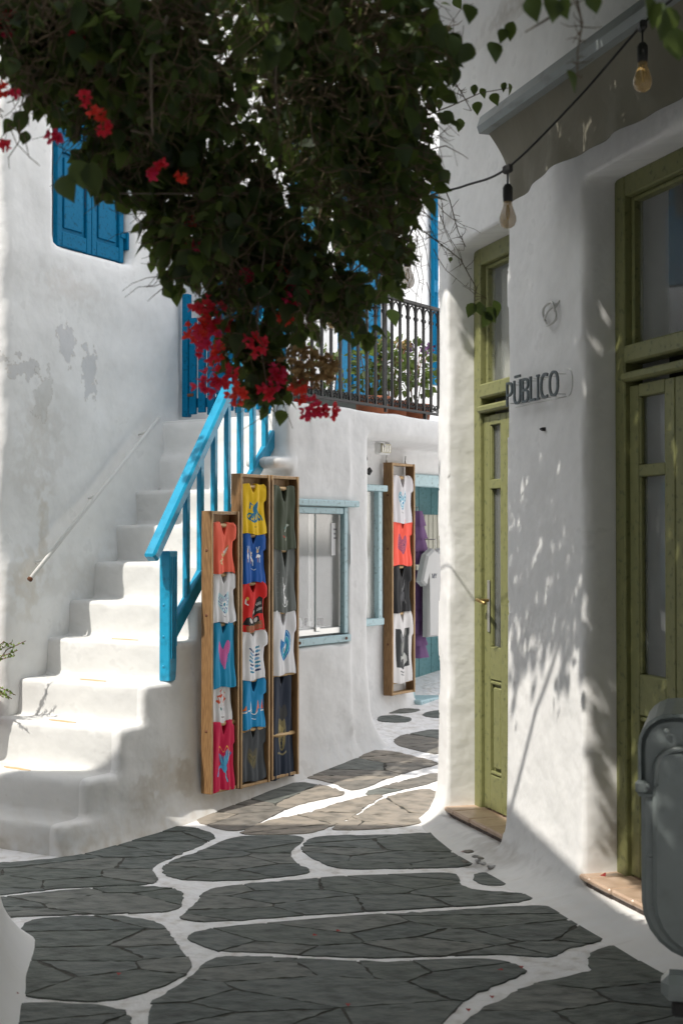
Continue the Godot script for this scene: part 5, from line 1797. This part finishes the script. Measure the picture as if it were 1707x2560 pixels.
	for i in range(0, sprays.size(), 4):
		var p := Vector3(sprays[i], sprays[i + 1], -sprays[i + 2])
		var dir := (Vector3(0, -1, 0) + rnd_dir() * 0.55).normalized()
		all.append([turned(dir, rnd_dir() * 0.6 + Vector3(0, 0.3, 1.0), sprays[i + 3], p - dir * sprays[i + 3] * 0.5), 1])
	# branches
	var br := [[0.27,3.17,-4.60,0.34,3.11,-4.70,0.40,3.05,-4.75,0.44,3.00,-4.80],[0.28,2.98,-4.80,0.38,3.02,-4.80,0.47,3.06,-4.80,0.58,3.08,-4.80],[0.36,2.96,-5.40,0.42,2.86,-5.50,0.46,2.76,-5.60,0.49,2.70,-5.60],[0.32,2.74,-5.50,0.39,2.70,-5.55,0.47,2.65,-5.60,0.53,2.54,-5.60,0.52,2.43,-5.60],[-0.22,2.45,-3.70,-0.31,2.45,-3.70,-0.39,2.45,-3.70,-0.58,2.45,-3.70],[-0.40,2.75,-3.25,-0.43,2.63,-3.20,-0.43,2.54,-3.20,-0.44,2.49,-3.30,-0.49,2.50,-3.30],[0.48,2.67,-2.90,0.51,2.64,-3.00,0.50,2.58,-3.00,0.50,2.53,-3.00],[0.41,2.58,-2.80,0.37,2.57,-2.85],[-0.73,2.68,-3.50,-0.77,2.64,-3.45,-0.78,2.55,-3.40],[0.21,3.00,-4.00,0.17,2.85,-4.00,0.12,2.67,-4.00,0.05,2.49,-3.95,-0.04,2.31,-3.90,-0.10,2.15,-3.90],[-0.15,2.79,-3.40,-0.16,2.65,-3.40,-0.16,2.59,-3.80,-0.20,2.34,-3.75,-0.23,2.14,-3.85,-0.21,1.98,-4.00],
		[-1.5,4.1,-4.6,-0.9,4.0,-4.7,-0.4,3.95,-4.6,0.1,3.85,-4.9,0.5,3.7,-4.4],[-0.4,3.95,-4.6,-0.4,3.4,-3.9,-0.44,2.88,-3.6],[0.1,3.85,-4.9,0.24,3.22,-4.6],[-1.45,0.0,-4.75,-1.42,1.5,-4.72,-1.46,3.0,-4.7,-1.5,4.1,-4.6]]
	for k in br.size():
		var pts := []
		for i in range(0, br[k].size(), 3):
			pts.append(Vector3(br[k][i], br[k][i + 1], br[k][i + 2]))
		var thick: float = 0.035 if k == 14 else 0.018 if k >= 11 else 0.0045 if k in [4, 5, 9, 10] else 0.0028
		mi("trunk" if k == 14 else "branch", tube_mesh(pts, thick, 6, thick * 0.5), M.branch, b)
		# thorny side shoots
		if k in [0, 2, 3, 5, 6, 9]:
			for i in pts.size() - 1:
				for j in 7:
					var p: Vector3 = pts[i].lerp(pts[i + 1], rng.randf())
					var v := (rnd_dir() + Vector3(0, -0.1, 0)).normalized() * rng.randf_range(0.02, 0.06)
					tube(twigs, [p, p + v * 0.6, p + v + rnd_dir() * 0.01], 0.0016, 3, 0.0007)
	# bare thorny shoots hanging at the edge beside the corner building
	for i in 26:
		var p := Vector3(rng.randf_range(0.15, 0.38), rng.randf_range(2.55, 3.0), rng.randf_range(-5.7, -5.2))
		var v := Vector3(rng.randf_range(-0.3, 0.5), -1, rng.randf_range(-0.3, 0.3)).normalized()
		var pts := [p]
		for k in 4:
			v = (v + rnd_dir() * 0.35).normalized()
			pts.append(pts[-1] + v * 0.05)
			var s := rnd_dir() * 0.03
			tube(twigs, [pts[-1], pts[-1] + s], 0.0012, 3, 0.0006)
		tube(twigs, pts, 0.002, 3, 0.0008)
	var tw := mi("twigs", done(twigs), M.twig, b)
	tw.set_meta("kind", "stuff")
	# the largest leaves are pieces of their own
	all.sort_custom(func(x, y): return x[0].basis.y.length() / x[0].origin.distance_to(eye) * (1.0 if x[1] == 0 else 4.0) > y[0].basis.y.length() / y[0].origin.distance_to(eye) * (1.0 if y[1] == 0 else 4.0))
	var rest := [[], [], [], []]
	for i in all.size():
		if i < 240:
			var o := mi("leaf", lm, M.leaves[rng.randi() % 3], b)
			o.transform = all[i][0]
		else:
			rest[3 if rng.randf() < (0.35 if all[i][0].origin.x < -0.42 else 0.10) else rng.randi() % 3].append(all[i][0])  # more pale leaves towards negative x: sunlight painted into leaf colour
	for k in 4:
		multi("foliage", lm, M.leaves[k], rest[k], b)
	# papery bracts: clusters, each one mesh
	var fl := [[-0.37,2.17,3.95,0.038],[-0.39,2.12,3.95,0.033],[-0.36,2.08,3.90,0.035],[-0.33,2.13,3.95,0.024],[-0.34,2.05,3.95,0.024],[-0.37,1.97,3.95,0.029],[-0.32,1.99,3.95,0.027],[-0.29,1.95,3.95,0.022],[-0.18,2.00,4.00,0.027],[-0.21,1.96,4.00,0.018],[-0.12,1.96,4.00,0.025],[-0.08,1.91,4.00,0.029],[-0.03,1.90,4.00,0.016],[-0.17,2.28,3.90,0.022],[-0.12,2.21,3.90,0.026],[-0.23,2.08,3.90,0.024],[-0.15,2.15,3.90,0.015],[-0.80,2.76,3.40,0.025],[-0.78,2.79,3.40,0.019],[-0.73,2.78,3.40,0.023],[-0.75,2.73,3.40,0.013],[-0.61,2.70,3.30,0.017],[-0.78,2.58,3.30,0.013],[-0.75,2.57,3.30,0.011],[-0.59,2.56,3.30,0.015],[-0.57,2.53,3.30,0.011],[-0.68,2.50,3.40,0.017],[-0.56,2.52,3.40,0.015],[-0.57,2.55,3.40,0.011],[-0.46,2.44,3.50,0.013],[-0.44,2.46,3.50,0.011],[-0.39,2.43,3.50,0.012],[-0.40,2.35,3.90,0.015],[-0.77,2.45,3.30,0.009],[-0.41,2.41,3.90,0.013],[-0.26,2.26,3.90,0.013]]
	var dry := [[-0.12,2.05,4.00,0.034],[-0.06,2.01,4.00,0.034],[-0.11,2.00,4.00,0.032],[-0.04,2.03,4.00,0.028],[-0.07,2.05,4.00,0.023]]
	var bm := bract_mesh()
	for k in fl.size() + dry.size():
		var q: Array = fl[k] if k < fl.size() else dry[k - fl.size()]
		var st := st0()
		st.set_smooth_group(1)
		var n := int(clampf(q[3] * 900.0, 7, 34))
		for i in n:
			var d := rnd_dir()
			var p: Vector3 = Vector3(q[0], q[1], -q[2]) + d * q[3] * (1.15 if q[2] > 3.6 else 0.65) * pow(rng.randf(), 0.6) - Vector3(0, 0, -0.05)
			var t := turned((d + rnd_dir() * 0.7).normalized(), rnd_dir() + Vector3(0, 0.2, 0.8), rng.randf_range(0.016, 0.029) * clampf(q[2] / 4.0 - 0.12, 0.5, 1.0), p)
			st.append_from(bm, 0, t)
		mi("bract_cluster", st.commit(), M.bracts[k % 3] if k < fl.size() else M.dry, b)

func pot_mesh(st: SurfaceTool, r: float, h: float, t := Transform3D()) -> void:
	lathe(st, [Vector2(0.0, 0.0), Vector2(r * 0.72, 0.0), Vector2(r * 0.95, h * 0.82), Vector2(r * 1.05, h * 0.82), Vector2(r * 1.08, h), Vector2(r * 0.92, h), Vector2(r * 0.88, h * 0.88), Vector2(0.0, h * 0.88)], 20, t)

func build_terrace_plants() -> void:
	var lm := leaf_mesh()
	var tr := thing("planter_trough", "dark green plastic trough planter behind the terrace railing", "planter", SHOP * T(2.15, 2.305, -0.36))
	var st := st0()
	cbox(st, T(0, 0.10, 0), Vector3(0.62, 0.20, 0.17), 0.012)
	cbox(st, T(0, 0.205, 0), Vector3(0.66, 0.03, 0.20), 0.008)
	mi("trough", done(st), M.trough, tr)
	var th := []
	for i in 130:
		var p := Vector3(rng.randf_range(-0.3, 0.3), 0.22 + 0.30 * pow(rng.randf(), 0.9), rng.randf_range(-0.12, 0.12))
		th.append(turned(rnd_dir() + Vector3(0, 0.4, 0), rnd_dir() + Vector3(0, 1, 0), rng.randf_range(0.03, 0.06), p))
	multi("foliage", lm, M.leaves[3], th, tr)
	for i in 7:
		var x := -0.26 + i * 0.085
		mi("stem", tube_mesh([Vector3(x, 0.2, 0), Vector3(x + 0.03 * sin(i * 2.0), 0.36, 0.02), Vector3(x + 0.05 * sin(i * 3.0), 0.5, 0.0)], 0.004, 5), M.stem, tr)
	var spec := [[2.72, 0.13, 0.23, "round terracotta pot with leafy green plant behind the terrace railing"], [2.98, 0.12, 0.22, "terracotta pot with withered brown flower heads behind the iron balusters"], [3.30, 0.13, 0.22, "terracotta pot with purple flowering plant near the corner building"]]
	for k in 3:
		var q: Array = spec[k]
		var p := thing("potted_plant", q[3], "potted plant", SHOP * T(q[0], 2.305, -0.32), "potted plants on the terrace")
		st = st0()
		pot_mesh(st, q[1], q[2])
		mi("pot", done(st), M.clay, p)
		var xs := []
		for i in 170:
			var d := rnd_dir() * pow(rng.randf(), 0.4)
			xs.append(turned(d + rnd_dir() * 0.5 + Vector3(0, 0.2, 0), rnd_dir() + Vector3(0, 1, 0), rng.randf_range(0.035, 0.075), Vector3(d.x * 0.19, 0.46 + d.y * 0.22, d.z * 0.16)))
		multi("foliage", lm, M.leaves[[1, 3, 0][k]], xs, p)
		for i in 6:
			var a := TAU * i / 6.0
			mi("stem", tube_mesh([Vector3(0.02 * cos(a), 0.18, 0.02 * sin(a)), Vector3(0.06 * cos(a), 0.4, 0.05 * sin(a)), Vector3(0.11 * cos(a), 0.6, 0.09 * sin(a))], 0.004, 5), M.stem, p)
			var fs := st0()
			for j in 14:
				fs.append_from(lm, 0, turned(rnd_dir(), rnd_dir(), 0.028, Vector3(0.11 * cos(a), 0.62 + 0.02 * (i % 2), 0.09 * sin(a) + 0.03) + rnd_dir() * 0.022))
			mi("flower_head", fs.commit(), [M.leaves[3], M.dry, M.purple][k], p)
	# pot on the steps at the house corner
	var s := thing("succulent_pot", "terracotta pot with trailing small leaved succulent on the lower steps", "potted plant", HOUSE * T(-0.16, step_h[3], 0.0))
	st = st0()
	pot_mesh(st, 0.095, 0.20)
	mi("pot", done(st), M.clay, s)
	var xs2 := []
	for i in 13:
		var a := -1.2 + 2.2 * rng.randf()
		var rr := rng.randf_range(0.10, 0.25)
		var d := Vector3(cos(a) * 0.25, 0, 0.9).normalized()
		d = (d + Vector3(rng.randf_range(-0.5, 0.5), 0, 0)).normalized()
		var up := rng.randf_range(0.05, 0.24) * (1.0 if i % 3 else -0.4)
		var pts := [Vector3(0, 0.18, 0), Vector3(0, 0.22 + up * 0.7, 0) + d * rr * 0.6, Vector3(0, 0.20 + up, 0) + d * rr]
		mi("stem", tube_mesh(pts, 0.0035, 5, 0.002), M.stem, s)
		for j in 22:
			var t := rng.randf_range(0.25, 1.0)
			var p: Vector3 = pts[0].lerp(pts[1], minf(t * 2, 1)) if t < 0.5 else pts[1].lerp(pts[2], (t - 0.5) * 2)
			xs2.append(turned(rnd_dir() + Vector3(0, 0.3, 0), rnd_dir(), rng.randf_range(0.012, 0.02), p))
	multi("foliage", lm, M.succulent, xs2, s)

func build_petals() -> void:
	var lm := leaf_mesh()
	var ps := [-0.78,5.03,-0.11,5.50,0.30,5.03,0.64,5.11,0.55,5.25,0.57,5.06,0.41,4.65,-0.02,5.56,0.60,6.96,0.50,4.78,-1.10,4.80,0.31,4.97,0.02,4.70]
	var tip := ["on the bed nearest the neighbouring house", "on the long middle bed of slate", "beside a white joint ahead of the vehicle", "between two broad white joints by the corner building", "on the slate below the tiled step", "close to the vehicle bumper", "on the white joint at the lane centre", "in a mortar gap of the middle bed", "at the foot of the first tiled step", "near the widest white joint", "against the flared foot of the neighbouring house", "on the slate bed before the vehicle", "on the broad slate bed at the picture foot"]
	for i in [0, 1, 3, 5, 6, 7, 8, 9, 10, 12]:
		var x: float = ps[i * 2]
		var z: float = -ps[i * 2 + 1]
		var p := thing("fallen_petal", "fallen red petal " + tip[i], "petal", T(x, lane_h(x, z) + 0.02, z), "fallen bougainvillea petals")
		var o := mi("petal", lm, M.petal, p)
		o.transform = turned(Vector3(sin(i * 2.1), 0.1, cos(i * 2.1)), Vector3(0.1, 1, 0.2), 0.022, Vector3(0, 0.001, 0))
	var on := thing("fallen_petal", "fallen red petal lying on the second tiled step", "petal", ACROSS * T(1.74, 0.137, -0.06), "fallen bougainvillea petals")
	mi("petal", lm, M.petal, on).transform = turned(Vector3(1, 0.1, 0.2), Vector3(0.1, 1, 0.5), 0.034, Vector3.ZERO)

# ------------------------------------------------------------------ parked vehicle at the frame edge
func round_rect(w: float, h: float, r: Array) -> PackedVector2Array:
	# corners: bottom-start, bottom-end, top-end, top-start
	var out := PackedVector2Array()
	var cs := [Vector2(r[0], r[0]), Vector2(w - r[1], r[1]), Vector2(w - r[2], h - r[2]), Vector2(r[3], h - r[3])]
	for k in 4:
		for i in 7:
			var a := PI + k * PI / 2 + i * PI / 12.0
			out.append(cs[k] + Vector2(cos(a), sin(a)) * r[k])
	return out

func build_vehicle() -> void:
	var v := thing("delivery_vehicle", "grey riveted metal body of a small parked delivery vehicle", "vehicle", Transform3D(Basis(Vector3.UP, deg_to_rad(-15)), Vector3(0.88, 0, -4.2)))
	var st := st0()
	prism(st, round_rect(0.62, 0.71, [0.17, 0.17, 0.09, 0.09]), -0.42, 0.0, 0.014, T(0, 0.315, 0))
	mi("body", done(st), M.van, v)
	st = st0()
	# raised hood rim over the top with its flange
	var outer := round_rect(0.636, 0.245, [0.008, 0.008, 0.095, 0.095])
	prism(st, outer, -0.43, 0.016, 0.010, T(-0.008, 0.79, 0))
	mi("hood_rim", done(st), M.van, v)
	st = st0()
	prism(st, round_rect(0.56, 0.60, [0.155, 0.155, 0.055, 0.055]), 0.002, 0.020, 0.012, T(0.034, 0.330, 0))
	mi("raised_panel", done(st), M.van, v)
	var seam := []
	for i in 9:
		var a := PI - PI / 2 * i / 8.0
		seam.append(Vector3(0.115 + 0.07 * cos(a), 0.875 + 0.06 * sin(a), 0.016))
	seam.append(Vector3(0.60, 0.935, 0.016))
	seam.push_front(Vector3(0.045, 0.825, 0.016))
	mi("pressed_bead", tube_mesh(seam, 0.009, 6), M.van, v)
	mi("hinge_lug", bx(Vector3(-0.016, 0.80, -0.01), Vector3(0.02, 0.838, 0.022), 0.008), M.van, v)
	for q in [[0.028, 0.62], [0.034, 0.47], [0.075, 0.985], [0.018, 0.825], [0.11, 0.378], [0.05, 0.71]]:
		var rv := st0()
		lathe(rv, [Vector2(0.0095, 0.0), Vector2(0.008, 0.004), Vector2(0.004, 0.0065), Vector2(0.0, 0.007)], 9, Transform3D(Basis(Vector3.RIGHT, Vector3(0, 0, 1), Vector3(0, -1, 0)), Vector3(q[0], q[1], 0.015 if q[1] > 0.81 else 0.0)))
		mi("rivet", done(rv), M.van, v)
	st = st0()
	cbox(st, T(0.36, 0.275, 0.10), Vector3(0.60, 0.075, 0.10), 0.03)
	mi("bumper", done(st), M.van, v)
	st = st0()
	cbox(st, T(0.37, 0.215, 0.09), Vector3(0.56, 0.05, 0.07), 0.01)
	mi("bumper_rubber", done(st), M.rubber, v)
	for x in [0.17, 0.50]:
		var w := node("wheel", v)
		w.transform = Transform3D(Basis(Vector3(0, 0, 1), Vector3(1, 0, 0), Vector3(0, 1, 0)), Vector3(x, 0.19, -0.25))
		var ty := st0()
		lathe(ty, [Vector2(0.10, -0.045), Vector2(0.17, -0.05), Vector2(0.186, -0.03), Vector2(0.186, 0.03), Vector2(0.17, 0.05), Vector2(0.10, 0.045)], 22)
		mi("tyre", done(ty), M.rubber, w)
		var rm := st0()
		lathe(rm, [Vector2(0.0, -0.03), Vector2(0.10, -0.04), Vector2(0.10, 0.04), Vector2(0.0, 0.03)], 18)
		mi("rim", done(rm), M.metal, w)

func _ready() -> void:
	var cam := Camera3D.new()
	cam.name = "camera"
	add_child(cam)
	cam.position = Vector3(0, 1.55, 0)
	cam.rotation = Vector3(atan(65.0 / 3555.0), 0, 0)
	cam.fov = rad_to_deg(2.0 * atan(1280.0 / 3555.0))
	cam.far = 300.0
	cam.near = 0.05
	var attr := CameraAttributesPhysical.new()
	attr.frustum_focal_length = 50.0
	attr.frustum_focus_distance = 7.6
	attr.exposure_aperture = 4.5
	cam.attributes = attr
	cam.fov = rad_to_deg(2.0 * atan(1280.0 / 3555.0))
	var env := Environment.new()
	env.background_mode = Environment.BG_SKY
	var sm := ProceduralSkyMaterial.new()
	sm.sky_top_color = Color(.565, .57, .585)
	sm.sky_horizon_color = Color(.765, .745, .72)
	sm.ground_bottom_color = Color(.35, .33, .30)
	sm.ground_horizon_color = Color(.55, .55, .55)
	sm.sky_energy_multiplier = 1.6
	var sky := Sky.new()
	sky.sky_material = sm
	env.sky = sky
	env.tonemap_mode = Environment.TONE_MAPPER_LINEAR
	env.tonemap_exposure = 2.1
	env.sdfgi_enabled = true
	env.ssao_enabled = true
	env.ssil_enabled = true
	var we := WorldEnvironment.new()
	we.name = "world"
	we.environment = env
	add_child(we)
	var sun := DirectionalLight3D.new()
	sun.name = "sun"
	sun.light_energy = 0.70
	sun.light_color = Color(1.0, .975, .935)
	sun.light_angular_distance = 0.5
	sun.shadow_enabled = true
	add_child(sun)
	sun.look_at_from_position(Vector3.ZERO, -sun_from, Vector3.UP)
	rng.seed = 77
	wob.seed = 12
	wob.frequency = 1.6
	wob.fractal_octaves = 3
	var t0 := Time.get_ticks_msec()
	make_materials()
	build_ground()
	build_nearby()
	build_staircase_and_house()
	build_across()
	print("built walls ", Time.get_ticks_msec() - t0)
	build_stair_railing()
	build_gate()
	build_terrace_railing()
	build_sign()
	build_awning()
	build_racks()
	build_string_lights()
	build_terrace_plants()
	build_vehicle()
	build_petals()
	build_bougainvillea()
	print("built all ", Time.get_ticks_msec() - t0)
